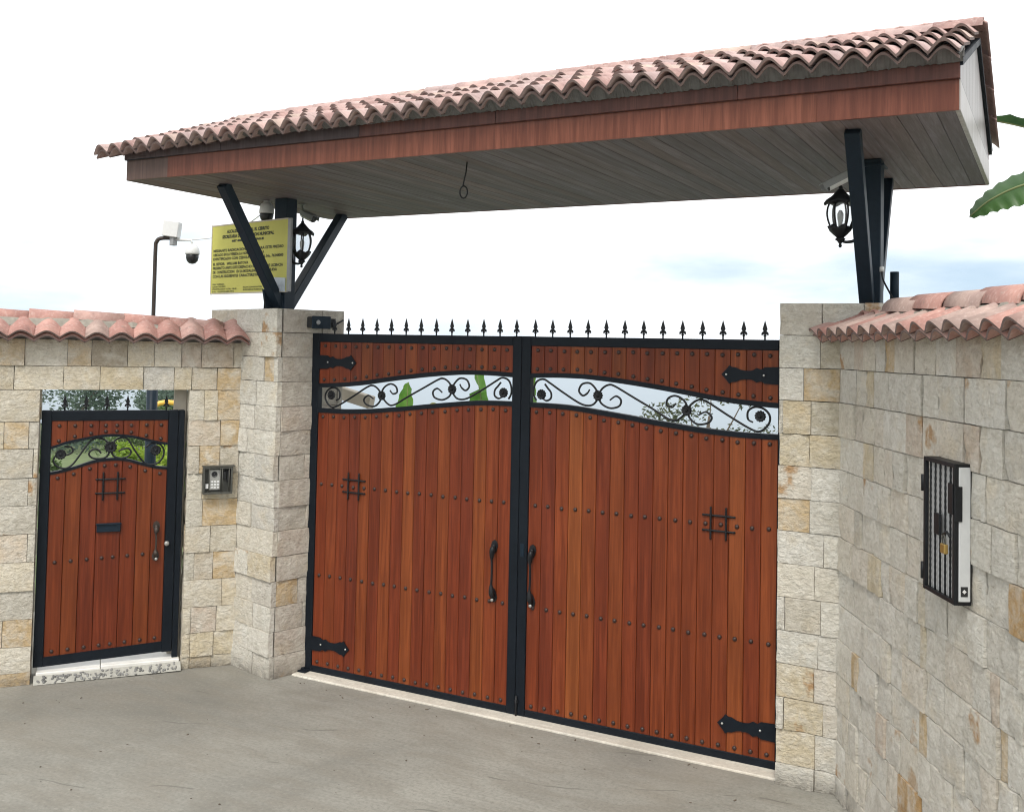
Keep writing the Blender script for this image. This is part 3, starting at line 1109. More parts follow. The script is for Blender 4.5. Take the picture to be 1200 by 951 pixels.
UP_C = [(.0, 2.5715), (.086, 2.5715), (.28, 2.579), (.50, 2.578), (.68, 2.566), (.87, 2.548), (1.06, 2.525), (1.23, 2.501), (1.50, 2.462), (1.73, 2.438), (2.03, 2.424)]
LO_C = [(.0, 2.350), (.08, 2.350), (.28, 2.348), (.45, 2.339), (.70, 2.313), (.88, 2.292), (1.05, 2.270), (1.23, 2.251), (1.40, 2.233), (1.60, 2.220), (1.73, 2.215), (2.03, 2.214)]
SCROLLS_R = [
    [(.220, 2.510), (.245, 2.48), (.272, 2.448), (.272, 2.405), (.235, 2.385), (.200, 2.405)],
    [(.150, 2.385), (.128, 2.425), (.130, 2.485), (.156, 2.531), (.210, 2.546), (.264, 2.519), (.372, 2.454), (.514, 2.377), (.592, 2.364), (.638, 2.390), (.659, 2.441), (.636, 2.492), (.589, 2.530),
     (.529, 2.520), (.504, 2.471), (.535, 2.436), (.572, 2.455), (.590, 2.483)],
    [(.659, 2.441), (.692, 2.494), (.743, 2.523), (.793, 2.513), (.919, 2.448), (1.084, 2.363), (1.213, 2.294), (1.277, 2.297), (1.339, 2.364), (1.322, 2.427),
     (1.259, 2.462), (1.203, 2.445), (1.188, 2.398), (1.230, 2.383), (1.259, 2.409)],
    [(1.339, 2.364), (1.377, 2.414), (1.431, 2.443), (1.492, 2.427), (1.645, 2.338), (1.795, 2.258), (1.861, 2.247), (1.918, 2.301), (1.922, 2.358), (1.881, 2.400), (1.822, 2.409),
     (1.776, 2.380), (1.775, 2.325), (1.810, 2.305)],
    [(.659, 2.441), (.686, 2.384), (.754, 2.353), (.825, 2.370), (.840, 2.415), (.800, 2.442), (.753, 2.411)],
    [(1.339, 2.364), (1.363, 2.309), (1.418, 2.271), (1.494, 2.284), (1.520, 2.324), (1.478, 2.359), (1.424, 2.334)],
]
ROS_R = [(.194, 2.431), (.659, 2.441), (1.339, 2.364), (1.860, 2.348)]


def gate_leaf(mir, label):
    """one leaf; u runs from the seam outward, mir = +1 right leaf, -1 left leaf"""
    seam = .030
    leaf = thing('gate_leaf', label, 'gate', (seam + mir * 2.03, 0, .0), 0, 'leaves of the double gate')
    X = lambda u: mir * (u - 2.03)            # local x from u
    H = 2.87
    st = MB().box(X(.002), X(.078), -.03, .03, .0, H, .004)
    part('stile', st, M['steel'], leaf)
    st = MB().box(X(1.955), X(2.030), -.03, .03, .0, H, .004)
    part('stile', st, M['steel'], leaf)
    part('top_rail', MB().box(X(.078), X(1.955), -.028, .028, 2.797, H - .002, .004), M['steel'], leaf)
    part('bottom_rail', MB().box(X(.078), X(1.955), -.028, .028, .002, .066, .004), M['steel'], leaf)
    us = [.078 + (1.955 - .078) * i / 40 for i in range(41)]
    for tab in (UP_C, LO_C):
        r = MB().ribbon([(X(u), interp(tab, u) + .018) for u in us], [(X(u), interp(tab, u) - .018) for u in us], -.027, .027)
        part('curved_rail', r, M['steel'], leaf)
    # dark board behind the joints
    b = MB().ribbon([(X(u), interp(LO_C, u) - .01) for u in us], [(X(u), .03) for u in us], .004, .018)
    b.ribbon([(X(u), 2.80) for u in us], [(X(u), interp(UP_C, u) + .01) for u in us], .004, .018)
    part('backing', b, M['back'], leaf)
    pw = (1.955 - .078) / 17
    for i in range(17):
        u0, u1 = .078 + i * pw + .0014, .078 + (i + 1) * pw - .0014
        a, b_ = (u0, u1) if mir > 0 else (u1, u0)
        col = pick(GATE_PAL)
        if (mir > 0 and i == 3): col = (0.235, .066, .018)
        if (mir > 0 and i == 14) or (mir < 0 and i in (2, 8)): col = (0.215, .055, .015)
        yj = rnd.uniform(-.001, .0015)
        lower = plank_mesh(u1 - u0, (.060, .060), (interp(LO_C, a) - .012, interp(LO_C, b_) - .012))
        o1 = link('plank', lower.mesh('plank', M['wood']), leaf, (X(a), -.020 + yj, 0), color=col)
        upper = plank_mesh(u1 - u0, (interp(UP_C, a) + .012, interp(UP_C, b_) + .012), (2.80, 2.80))
        o2 = link('plank', upper.mesh('plank', M['wood']), leaf, (X(a), -.020 + yj, 0), color=tuple(x * rnd.uniform(.92, 1.0) for x in col))
        uc = (u0 + u1) / 2
        w = (u1 - u0) / 2
        for z in (.100, .828, 1.592, interp(LO_C, uc) - .050):
            link('stud', STUD, o1, (w + rnd.uniform(-.004, .004), 0, z + rnd.uniform(-.003, .003)))
        for z in (2.762, interp(UP_C, uc) + .047):
            link('stud', STUD, o2, (w + rnd.uniform(-.004, .004), 0, z + rnd.uniform(-.003, .003)))
    sc = MB()
    for p in SCROLLS_R:
        pts = smooth_path([(X(x - .03), -.004, z) for x, z in p], 6)
        n = len(pts)
        sc.tube(pts, [.0078 * (1 if i < n - 6 else .8) for i in range(n)], 7)
    so = part('scrollwork', sc, M['iron'], leaf)
    for x, z in ROS_R:
        link('rosette', ROSETTE, so, (X(x - .03), -.008, z), (0, rnd.uniform(0, 3), 0))
    for k in range(13):
        u = (.100 + .1462 * k) if mir > 0 else (.062 + .1462 * k)
        if u < 2.0:
            link('spearhead', SPEAR, leaf, (X(u), 0, H - .002))
    strap_hinge(leaf, X(1.962), 2.626, -mir, y=-.024)
    strap_hinge(leaf, X(1.962), .253, -mir, y=-.024)
    twisted_grille(leaf, X(1.555), 1.600, .235, .225, .054, .052)
    pull_handle(leaf, X(.205 if mir < 0 else .124), .838, 1.285, M['iron'], -.022)
    hp = MB()
    for z in (.02, 1.55, 2.33):
        hp.tube([(X(2.045), -.005, z), (X(2.045), -.005, z + .10)], .014, 8)
    part('hinge_barrel', hp, M['steel'], leaf)
    return leaf, X


leafL, XL = gate_leaf(-1, 'left leaf of the wide wooden gate, hinged on the pillar with the yellow notice')
leafR, XR = gate_leaf(1, 'right leaf of the wide wooden gate, hinged beside the meter box wall')
part('drop_bolt', MB().tube([(XR(.015), -.042, -.0), (XR(.015), -.042, .16)], .009, 8).box(XR(.003), XR(.03), -.05, -.03, .11, .13), M['iron'], leafR)
part('lock_plate', MB().box(XR(.022), XR(.052), -.034, -.03, 1.20, 1.30, .002), M['post'], leafR)
part('pivot_plate', MB().box(XL(2.10), XL(1.96), -.10, .04, .014, .030, .004).tube([(XL(2.02), -.05, .03), (XL(2.02), -.05, .045)], .018, 8), M['steel'], leafL)

# ------------------------------------------------------------------ small door (local x = s along the left wall, y=0 the door face)
door = thing('entrance_door', 'small arched-trim wooden entrance door with mail slot in the left stone wall', 'door')
door.matrix_world = Matrix.Translation((LW_O[0], LW_O[1], 0)) @ Matrix.Rotation(LW_A, 4, 'Z') @ Matrix.Translation((0, .10, 0))
door.location = door.matrix_world.to_translation()
door.rotation_euler = (0, 0, LW_A)
BX0, BX1, BZ0, BZ1 = -1.580, -.465, .098, 2.190
part('stile', MB().box(-1.572, -1.496, -.03, .03, BZ0 + .01, BZ1, .004), M['steel'], door)
part('stile', MB().box(-.583, -.503, -.03, .03, BZ0 + .045, BZ1, .004), M['steel'], door)
part('door_post', MB().box(-.499, -.452, -.036, .045, .06, BZ1 - .002, .004), M['steel'], door)
part('top_rail', MB().box(-1.496, -.583, -.028, .028, 2.104, BZ1 - .002, .004), M['steel'], door)
mb = MB().ribbon([(-1.496, .186), (-.583, .234)], [(-1.496, BZ0 + .012), (-.583, BZ0 + .050)], -.028, .028)
part('bottom_rail', mb, M['steel'], door)
D_UP = [(-1.504, 1.883), (-1.373, 1.925), (-1.263, 1.949), (-1.152, 1.970), (-1.039, 1.980), (-.925, 1.974), (-.828, 1.957), (-.701, 1.924), (-.583, 1.902)]
D_LO = [(-1.504, 1.673), (-1.402, 1.692), (-1.292, 1.722), (-1.173, 1.761), (-1.033, 1.780), (-.918, 1.773), (-.792, 1.737), (-.685, 1.708), (-.583, 1.694)]
ss = [-1.497 + (1.497 - .582) * i / 32 for i in range(33)]
for tab in (D_UP, D_LO):
    part('curved_rail', MB().ribbon([(s, interp(tab, s) + .011) for s in ss], [(s, interp(tab, s) - .011) for s in ss], -.026, .026), M['steel'], door)
b = MB().ribbon([(s, interp(D_LO, s)) for s in ss], [(s, .15) for s in ss], .004, .018)
b.ribbon([(s, 2.11) for s in ss], [(s, interp(D_UP, s)) for s in ss], .004, .018)
part('backing', b, M['back'], door)
DB = [-1.497, -1.377, -1.256, -1.132, -.941, -.818, -.699, -.583]
for i in range(7):
    a, c = DB[i] + .0018, DB[i + 1] - .0018
    col = pick(GATE_PAL)
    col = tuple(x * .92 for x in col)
    bz = lambda s: .170 + (s + 1.497) / .914 * .046
    o1 = link('plank', plank_mesh(c - a, (bz(a), bz(c)), (interp(D_LO, a) - .006, interp(D_LO, c) - .006)).mesh('plank', M['wood']), door, (a, -.020, 0), color=col)
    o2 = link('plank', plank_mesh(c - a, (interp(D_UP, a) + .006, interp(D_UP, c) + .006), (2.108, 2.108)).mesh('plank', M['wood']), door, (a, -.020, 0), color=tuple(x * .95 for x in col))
    w = c - a
    for q in ((.27, .73) if i == 3 else (.5,)):
        s = a + w * q
        for z in (.226 + (s + 1.44) * .05, .947 + (s + 1.43) * .043, interp(D_LO, s) - .050):
            if i == 6 and .8 < z < 1.1: continue
            link('stud', STUD, o1, (w * q, 0, z))
        for z in (2.062, interp(D_UP, s) + .035):
            link('stud', STUD, o2, (w * q, 0, z))
D_SCR = [
    [(-1.452, 1.827), (-1.475, 1.778), (-1.443, 1.728), (-1.384, 1.711), (-1.330, 1.740), (-1.277, 1.814), (-1.224, 1.898), (-1.180, 1.947), (-1.132, 1.957), (-1.080, 1.936), (-1.038, 1.879),
     (-1.062, 1.809), (-1.108, 1.786), (-1.174, 1.791), (-1.205, 1.825), (-1.180, 1.860), (-1.139, 1.861), (-1.110, 1.830)],
    [(-1.420, 1.827), (-1.370, 1.822), (-1.329, 1.850), (-1.344, 1.885), (-1.395, 1.891)],
    [(-1.038, 1.879), (-1.000, 1.939), (-.943, 1.959), (-.900, 1.938), (-.844, 1.845), (-.793, 1.773), (-.744, 1.730), (-.666, 1.734), (-.619, 1.789), (-.616, 1.855), (-.655, 1.900), (-.715, 1.904), (-.758, 1.874)],
    [(-1.038, 1.879), (-1.015, 1.808), (-.947, 1.786), (-.891, 1.805), (-.877, 1.841), (-.902, 1.867), (-.950, 1.857), (-.973, 1.843)],
]
sc = MB()
for p in D_SCR:
    pts = smooth_path([(x, -.004, z) for x, z in p], 6)
    sc.tube(pts, .0078, 7)
so = part('scrollwork', sc, M['iron'], door)
for x, z, r in ((-1.420, 1.827, 1.1), (-1.038, 1.879, 1.3), (-.679, 1.847, 1.15)):
    link('rosette', ROSETTE, so, (x, -.008, z), (0, rnd.uniform(0, 3), 0), (r, 1, r))
for x in (-1.402, -1.239, -1.077, -.914, -.604):
    link('spearhead', SPEAR, door, (x, 0, BZ1 - .004))
twisted_grille(door, -1.030, 1.558, .235, .235, .056, .058)
mb = MB().box(-1.127, -.940, -.040, -.018, 1.178, 1.245, .004)
mb.box(-1.133, -.934, -.052, -.018, 1.240, 1.250, .002)
part('mail_slot', mb, M['post'], door)
pull_handle(door, -.655, .925, 1.235, M['brown_iron'], -.022)
mb = MB().lathe([(.014, 0), (.014, .015), (.021, .022), (.021, .034), (.014, .042)], 14, Matrix.Translation((-.569, -.030, 1.062)) @ Matrix.Rotation(R(90), 4, 'X'))
part('door_knob', mb, M['plate'], door)

# stepped sill with river pebbles below the door
step = thing('door_step', 'white marble sill with grey river pebbles below the small door', 'step', (LW_O[0], LW_O[1], 0), LW_A)
mb = MB().box(-1.545, -1.06, .012, .30, 0.0, .080, .006)
part('sill_slab', mb, M['slab'], step)
part('sill_slab', MB().box(-1.056, -.44, .012, .30, 0.0, .092, .006), M['slab'], step)
mb = MB()
mb.add([(-1.56, -.050, .003), (-.43, -.050, .010), (-.43, .013, .072), (-1.56, .013, .060), (-1.56, .013, 0), (-.43, .013, 0)], [(0, 1, 2, 3), (0, 3, 4), (1, 5, 2), (4, 5, 1, 0)])
part('mortar_ramp', mb, M['ramp'], step)
mb = MB()
for k in range(120):
    u, t = rnd.uniform(-1.53, -.46), rnd.uniform(.05, .95)
    y = -.050 + .063 * t
    z = .003 + .057 * t + (u + 1.56) * .008
    a = rnd.uniform(0, 3.14)
    rx, ry = rnd.uniform(.008, .020), rnd.uniform(.006, .012)
    mm = Matrix.Translation((u, y, z)) @ Matrix.Rotation(R(42), 4, 'X') @ Matrix.Rotation(a, 4, 'Z') @ Matrix.Diagonal((rx, ry, .008, 1))
    mb.lathe([(.98, -.2), (.9, .4), (.55, .85), (.15, 1.0)], 7, mm)
o = part('pebbles', mb, M['pebble'], step)
o['kind'] = 'stuff'

# ------------------------------------------------------------------ roofed canopy over the gate
XA, XB, YF, YB, ZS = -2.888, 3.198, -1.294, 1.294, 4.05
canopy = thing('gate_canopy', 'long red-tiled roof canopy on steel posts over the double gate', 'canopy', (.12, 0, 3.07))
CO = Vector((.12, 0, 3.07))


def cpart(name, mb, mat, color=None, parent=None):
    """part given in world coordinates, stored relative to the canopy"""
    mb.v = [tuple(Vector(p) - CO) for p in mb.v]
    return part(name, mb, mat, parent or canopy, color)


n = 62
bw = (XB - XA - .03) / n
for i in range(n):
    g = rnd.uniform(.86, 1.14)
    base = rnd.choice([(0.162, .146, .160), (.172, .152, .164), (.150, .140, .158), (.172, .142, .146)])
    cpart('soffit_board', MB().box(XA + .015 + i * bw + .0008, XA + .015 + (i + 1) * bw - .0008, YF + .02, YB - .02, ZS + rnd.uniform(-.002, .002), ZS + .02, .0025), M['soffit'], tuple(c * g for c in base))
# fascia in front: lower boards of uneven width, upper strip proud of them
x = XA
while x < XB - .01:
    w = min(rnd.choice([.12, .3, .45, .6, .75, .9]), XB - x)
    if XB - x - w < .08: w = XB - x
    k = rnd.uniform(.86, 1.12)
    cpart('fascia_board', MB().box(x + .0002, x + w - .0002, YF + rnd.uniform(0, .0008), YF + .022, ZS - .003, ZS + .158, .0005), M['fascia'], ((0.155 * k, .052 * k ** 1.2, .033 * k) if x > XA + .12 else (.10, .062, .052)))
    x += w
x = XA - .012
while x < XB - .01:
    w = min(rnd.uniform(.9, 1.6), XB + .006 - x)
    if XB - x - w < .3: w = XB + .006 - x
    k = rnd.uniform(.86, 1.08)
    cpart('fascia_trim', MB().box(x, x + w - .001, YF - .018, YF + .02, ZS + .158, ZS + .245, .003), M['fascia'], (0.100 * k, .040 * k, .032 * k) if x > -1.2 else (.062 * k, .042 * k, .044 * k))
    x += w
x = XA
while x < XB - .01:
    w = min(rnd.uniform(.8, 1.4), XB - x)
    if XB - x - w < .3: w = XB - x
    cpart('fascia_board', MB().box(x, x + w - .001, YB - .022, YB, ZS - .003, ZS + .245, .002), M['fascia'], (0.19, .06, .038))
    x += w
# roof slabs
EY, EZ, RIDGE = 1.43, 4.305, 4.815
TX_A, TX_B, NT_ = -3.10, 3.205, 43


def droop(x):
    """the long ridge and eave sink a little towards the left end"""
    return -.075 * max(0.0, (0.8 - x) / 3.9) ** 1.25


slope = math.atan2(RIDGE - EZ, EY)
for s in (-1, 1):
    mb = MB()
    d0, d1 = .035, .075
    mb.add([(XA - .0, s * (EY - .12), EZ - .03 - d0), (XB + .02, s * (EY - .12), EZ + .043 - d0), (XB + .02, 0, RIDGE - d0), (XA - .0, 0, RIDGE - .072 - d0),
            (XA - .0, s * (EY - .12), EZ - .03 - d1), (XB + .02, s * (EY - .12), EZ + .043 - d1), (XB + .02, 0, RIDGE - d1), (XA - .0, 0, RIDGE - .072 - d1)],
           [(0, 1, 2, 3), (4, 7, 6, 5), (0, 4, 5, 1), (1, 5, 6, 2), (2, 6, 7, 3), (3, 7, 4, 0)])
    cpart('roof_slab', mb, M['steel'])
# cement filling behind the eave tiles
mb = MB()
for s in (-1, 1):
    v, f = [], []
    N = 520
    for i in range(N + 1):
        xx = XA - .12 + (XB + .02 - XA + .12) * i / N
        j = rnd.uniform(-.006, .006)
        v += [(xx, s * (EY - .105 + j), ZS + .240 + rnd.uniform(-.006, .004)), (xx, s * (EY - .030 + j), EZ + droop(xx) + .006 + .052 * (.5 + .5 * math.cos(2 * math.pi * ((xx + 3.10) / ((3.205 + 3.10) / 43) - .5))) ** .62), (xx, s * (EY - .2), EZ + .09 + droop(xx)), (xx, s * (YF * -1 - .05), ZS + .245)]
    for i in range(N):
        for k in range(4):
            f.append((i * 4 + k, i * 4 + (k + 1) % 4, (i + 1) * 4 + (k + 1) % 4, (i + 1) * 4 + k))
    mb.add(v, f)
cpart('mortar_bed', mb, M['bed'])
# gables
for xg, s in ((XB, 1), (XA, -1)):
    ny = 11
    ys = [YF + .03 + (YB - YF - .06) * i / ny for i in range(ny + 1)]
    for i in range(ny):
        a, b_ = ys[i] + .003, ys[i + 1] - .003
        zt = lambda y: RIDGE - (.09 if s > 0 else .165) - abs(y) * math.tan(slope)
        k = rnd.uniform(.75, 1.15)
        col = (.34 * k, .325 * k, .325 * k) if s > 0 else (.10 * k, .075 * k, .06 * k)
        poly = [(a, ZS + .175), (b_, ZS + .175), (b_, zt(b_)), (a, zt(a))]
        if a < 0 < b_: poly.insert(3, (0, zt(0)))
        m_ = MB().prism(poly, xg - .020 * s, xg - .002 * s)
        m_.v = [(y, x, z) for x, y, z in m_.v]
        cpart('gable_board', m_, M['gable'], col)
    cpart('joint_strip', MB().box(xg - .016 * s, xg + .001 * s, YF + .02, YB - .04, ZS + .1585, ZS + .1745), M['steel'])
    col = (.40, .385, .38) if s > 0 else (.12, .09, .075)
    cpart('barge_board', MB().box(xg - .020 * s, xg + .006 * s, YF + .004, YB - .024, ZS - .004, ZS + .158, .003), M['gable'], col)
# tiles
PITCH = (TX_B - TX_A) / NT_
tm = tile_mesh(PITCH, .445, .031, .027, th=.016, taper=.20).mesh('roof_tile', M['tile'])
ts = tile_mesh(PITCH, .25, .029, .0).mesh('eave_tile', M['tile'])
sl_len = math.hypot(EY, RIDGE - EZ)
NC = 4
expo = sl_len / NC
for i in range(NT_):
    x = TX_A + PITCH * (i + .5)
    sag = droop(x) + .004 * math.sin((x + 3) * 1.7)
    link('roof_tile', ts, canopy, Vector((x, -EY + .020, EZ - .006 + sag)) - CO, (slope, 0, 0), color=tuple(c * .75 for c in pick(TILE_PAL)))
    for c in range(NC):
        d = c * expo
        link('roof_tile', tm, canopy, Vector((x + rnd.uniform(-.003, .003), -EY + d * math.cos(slope) + rnd.uniform(-.008, .008), EZ + d * math.sin(slope) + rnd.uniform(-.003, .003) + sag)) - CO,
             (slope, rnd.uniform(-.015, .015), rnd.uniform(-.012, .012)), color=pick(TILE_PAL))
bt = tile_mesh(PITCH, .445, .031, .027, taper=.20, nseg=8)
mb = MB()
for i in range(NT_):
    x = TX_A + PITCH * (i + .5)
    for c in range(NC):
        d = c * expo
        mb.rim = getattr(mb, 'rim', []) + [len(mb.f) + k for k in bt.rim]
        mb.add(bt.v, bt.f, True, Matrix.Translation((x + .055, EY - d * math.cos(slope), EZ + .02 + droop(x) + d * math.sin(slope))) @ Matrix.Rotation(math.pi, 4, 'Z') @ Matrix.Rotation(slope, 4, 'X'))
o = cpart('back_tile', mb, M['tile'], TILE_PAL[1][0])
o['kind'] = 'stuff'
cm = cap_mesh(.33, .075).mesh('ridge_tile', M['tile'])
for i in range(21):
    x = 3.235 - .292 * i
    link('ridge_tile', cm, canopy, Vector((x, rnd.uniform(-.006, .006), RIDGE + .022 + droop(x))) - CO, (0, R(-2.0), R(180) + rnd.uniform(-.02, .02)), color=pick(TILE_PAL))
# steel posts and V braces
LPX, RPX = -2.36, 2.575
cpart('post', MB().box(LPX - .07, LPX + .07, -.07, .07, 3.066, ZS, .006, None), M['post'])
cpart('post', MB().box(RPX - .065, RPX + .065, -.07, .07, 3.10, ZS, .006), M['post'])
cpart('brace', MB().bar((LPX + .0, -.04, 3.09), (-2.275, -.86, ZS), .085, .085, (1, 0, 0), .004), M['post'])
cpart('brace', MB().bar((LPX - .0, .05, 3.09), (-2.555, 1.06, ZS), .085, .085, (1, 0, 0), .004), M['post'])
cpart('brace', MB().bar((RPX - .01, -.10, 3.11), (2.625, -1.02, ZS), .085, .085, (1, 0, 0), .004), M['post'])
cpart('brace', MB().bar((RPX + .02, .05, 3.11), (2.565, .79, ZS), .07, .07, (1, 0, 0), .004), M['post'])
cpart('cap_plate', MB().box(RPX - .085, RPX + .085, -.09, .09, ZS - .05, ZS - .035, .003), M['post'])
mb = MB()
mb.prism([(-.17, 3.074), (.17, 3.074), (.21, 3.24), (-.21, 3.24)], -.010, .010)
mb.v = [(LPX - .05 + y - x * .0, x, z) for x, y, z in mb.v]
cpart('gusset_plate', mb, M['post'])

# ------------------------------------------------------------------ lanterns


def lantern(loc, wall_dx, label):
    """carriage lantern; loc = centre of glass, wall_dx = x distance from lantern axis to the post face"""
    t = thing('wall_lantern', label, 'lantern', loc, 0, 'lanterns on the canopy posts')
    cap = MB()
    n = 12
    v, f = [], []
    prof = [(.094, .078), (.100, .092), (.086, .108), (.060, .125), (.036, .150), (.020, .170), (.010, .178)]
    for i, (r, z) in enumerate(prof):
        for k in range(48):
            a = 2 * math.pi * k / 48
            lob = 1 + (.10 if i < 2 else .05 if i == 2 else 0) * math.cos(a * 6)
            zz = z + (-.010 * math.cos(a * 6) if i < 2 else 0)
            v.append((r * lob * math.cos(a), r * lob * math.sin(a), zz))
    for i in range(len(prof) - 1):
        for k in range(48):
            f.append((i * 48 + k, i * 48 + (k + 1) % 48, (i + 1) * 48 + (k + 1) % 48, (i + 1) * 48 + k))
    f.append(tuple(range(48))[::-1])
    f.append(tuple(range(6 * 48, 7 * 48)))
    cap.add(v, f, True)
    part('lantern_cap', cap, M['iron'], t)
    part('finial', MB().lathe([(.012, .172), (.016, .182), (.010, .192), (.006, .200), (.009, .208), (.005, .218), (.003, .240)], 10), M['iron'], t)
    gp = [(.045, -.095), (.062, -.072), (.076, -.03), (.082, .01), (.078, .050), (.066, .085)]
    part('glass_globe', MB().lathe(gp, 24), M['glass'], t)
    ribs = MB()
    for k in range(6):
        a = 2 * math.pi * (k + .25) / 6
        pts = [((r + .003) * math.cos(a), (r + .003) * math.sin(a), z) for r, z in [(.050, -.105)] + gp[1:] + [(.080, .085)]]
        ribs.tube(smooth_path(pts, 3), .0062, 6)
    part('rib', ribs, M['iron'], t)
    bk = MB()
    v, f = [], []
    prof = [(.022, -.150), (.046, -.128), (.066, -.104), (.080, -.080), (.074, -.074), (.060, -.098), (.030, -.128)]
    for i, (r, z) in enumerate(prof):
        for k in range(48):
            a = 2 * math.pi * k / 48
            lob = 1 + (.06 if i in (2, 3, 4) else 0) * math.cos(a * 6)
            zz = z + (.010 * math.cos(a * 6) if i in (3, 4) else 0)
            v.append((r * lob * math.cos(a), r * lob * math.sin(a), zz))
    for i in range(len(prof) - 1):
        for k in range(48):
            f.append((i * 48 + k, i * 48 + (k + 1) % 48, (i + 1) * 48 + (k + 1) % 48, (i + 1) * 48 + k))
    bk.add(v, f, True)
    bk.lathe([(.006, -.215), (.012, -.205), (.008, -.190), (.020, -.172), (.036, -.160), (.022, -.148)], 12)
    part('basket', bk, M['iron'], t)
    part('bulb', MB().lathe([(.012, -.09), (.014, -.05), (.020, -.02), (.020, .01), (.010, .03), (.003, .034)], 12), M['white'], t)
    s = 1 if wall_dx > 0 else -1
    D = abs(wall_dx)
    arm = MB()
    pts = smooth_path([(0, 0, -.170), (s * D * .35, 0, -.180), (s * D * .75, 0, -.168), (s * (D - .004), 0, -.125)], 6)
    arm.tube(pts, [.009 + .004 * i / len(pts) for i in range(len(pts))], 8)
    arm.lathe([(.034, 0), (.034, .008), (.016, .018)], 14, Matrix.Translation((s * D, 0, -.135)) @ Matrix.Rotation(R(-90) * s, 4, 'Y') @ Matrix.Diagonal((1.6, 1, 1, 1)))
    part('arm', arm, M['iron'], t)
    return t


lantern((-2.168, 0.0, 3.655), -.120, 'black carriage lantern on the post with the yellow notice')
lantern((2.376, 0.0, 3.70), .130, 'black carriage lantern on the right canopy post near the banana leaf')

# ------------------------------------------------------------------ notice board
sign = thing('notice_board', 'yellow printed building notice fixed behind the left canopy brace', 'sign', (-2.36 - .10 * .0, -.098, 3.225), R(-12))
SW0, SW1, SH = -.990, .195, .632
part('board', MB().box(SW0, SW1 - .045, -.006, .006, 0, SH, .002), M['yellow_sign'], sign)
fr = MB()
fr.box(SW1 - .045, SW1, -.010, .012, -.002, SH + .002, .003)
part('edge_strip', fr, M['grey'], sign)
fr = MB()
fr.box(SW0, SW1 - .045, -.0085, .0085, SH - .006, SH + .006, .001)
fr.box(SW0, SW1 - .045, -.0085, .0085, -.006, .006, .001)
fr.box(SW0 - .006, SW0 + .006, -.0090, .0090, -.008, SH + .008, .001)
part('edge_trim', fr, M['plaster'], sign)
mb = MB()
mb.add([(-.16, -.014, .004), (.14, -.014, .0), (.14, -.017, .118), (-.02, -.012, .128), (-.16, -.015, .122)], [(0, 1, 2, 3, 4)])
mb.prism([(-.16, .004), (.14, 0), (.14, .118), (-.16, .122)], -.0115, -.0095)
part('plastic_sheet', mb, M['film'], sign)


def text(parent, body, size, x, z, y=-.0075, align='LEFT', width=None, mat='ink', bold=.0):
    cu = bpy.data.curves.new('lettering', 'FONT')
    cu.body = body
    cu.size = size
    cu.align_x = align
    cu.space_line = 1.0
    cu.offset = bold
    cu.resolution_u = 2
    tmp = bpy.data.objects.new('tmp', cu)
    COL.objects.link(tmp)
    dg = bpy.context.evaluated_depsgraph_get()
    me = bpy.data.meshes.new_from_object(tmp.evaluated_get(dg))
    bpy.data.objects.remove(tmp)
    if not me.vertices: return
    xs = [v.co.x for v in me.vertices]
    k = 1.0
    if width: k = width / max(1e-6, max(xs) - min(xs))
    me.transform(Matrix.Diagonal((k, 1, 1, 1)))
    me.materials.clear()
    me.materials.append(M[mat])
    me.name = 'lettering'
    return link('lettering', me, parent, (x, y, z), (R(90), 0, 0))


TX0, TX1 = SW0 + .03, SW1 - .10
cxm = (TX0 + TX1) / 2
for s_, sz, z, w in (("ALCALDIA MUNICIPAL EL CERRITO", .040, .555, .64), ("SECRETARIA DE PLANEACION MUNICIPAL", .040, .508, .78), ("NIT 800.100.533 - VALLE", .024, .470, .48), ("No. 018", .020, .440, .10)):
    text(sign, s_, sz, cxm, z, align='CENTER', width=w, bold=.0022)
body = [("MEDIANTE RADICACION No. ...... PARA ESTE PREDIO", .385, 1.0), ("UBICADO EN LA VEREDA LA HONDA - CULTURA", .347, .74), ("IDENTIFICADO CON CEDULA CATASTRAL No. 76248000", .309, 1.0),
        ("EL SEÑOR:   WILLIAM BATOVA", .262, .52), ("PRESENTO ANTE ESTE DESPACHO SOLICITUD DE LICENCIA", .224, 1.0), ("DE  CONSTRUCCION   EN LA MODALIDAD DE OBRA NUEVA", .186, .92), ("CON LAS SIGUIENTES CARACTERISTICAS", .148, .72)]
for s_, z, w in body:
    text(sign, s_, .034, TX0, z, width=(TX1 - TX0) * w, bold=.0014)
for s_, z, w in (("USO: VIVIENDA", .078, .20), ("ALTURA: DOS PISOS", .056, .22), ("CONSTRUCCION TOTAL: 180.00", .034, .40), ("No. EXPEDIENTE", .010, .36)):
    text(sign, s_, .020, TX0, z, width=w * .95, bold=.0005)
for s_, z, w in (("FECHA DE RADICACION", .044, .28), ("SECRETARIA DE PLANEACION", .022, .30)):
    text(sign, s_, .020, TX0 + .48, z, width=w, bold=.0005)

# ------------------------------------------------------------------ cameras and cables


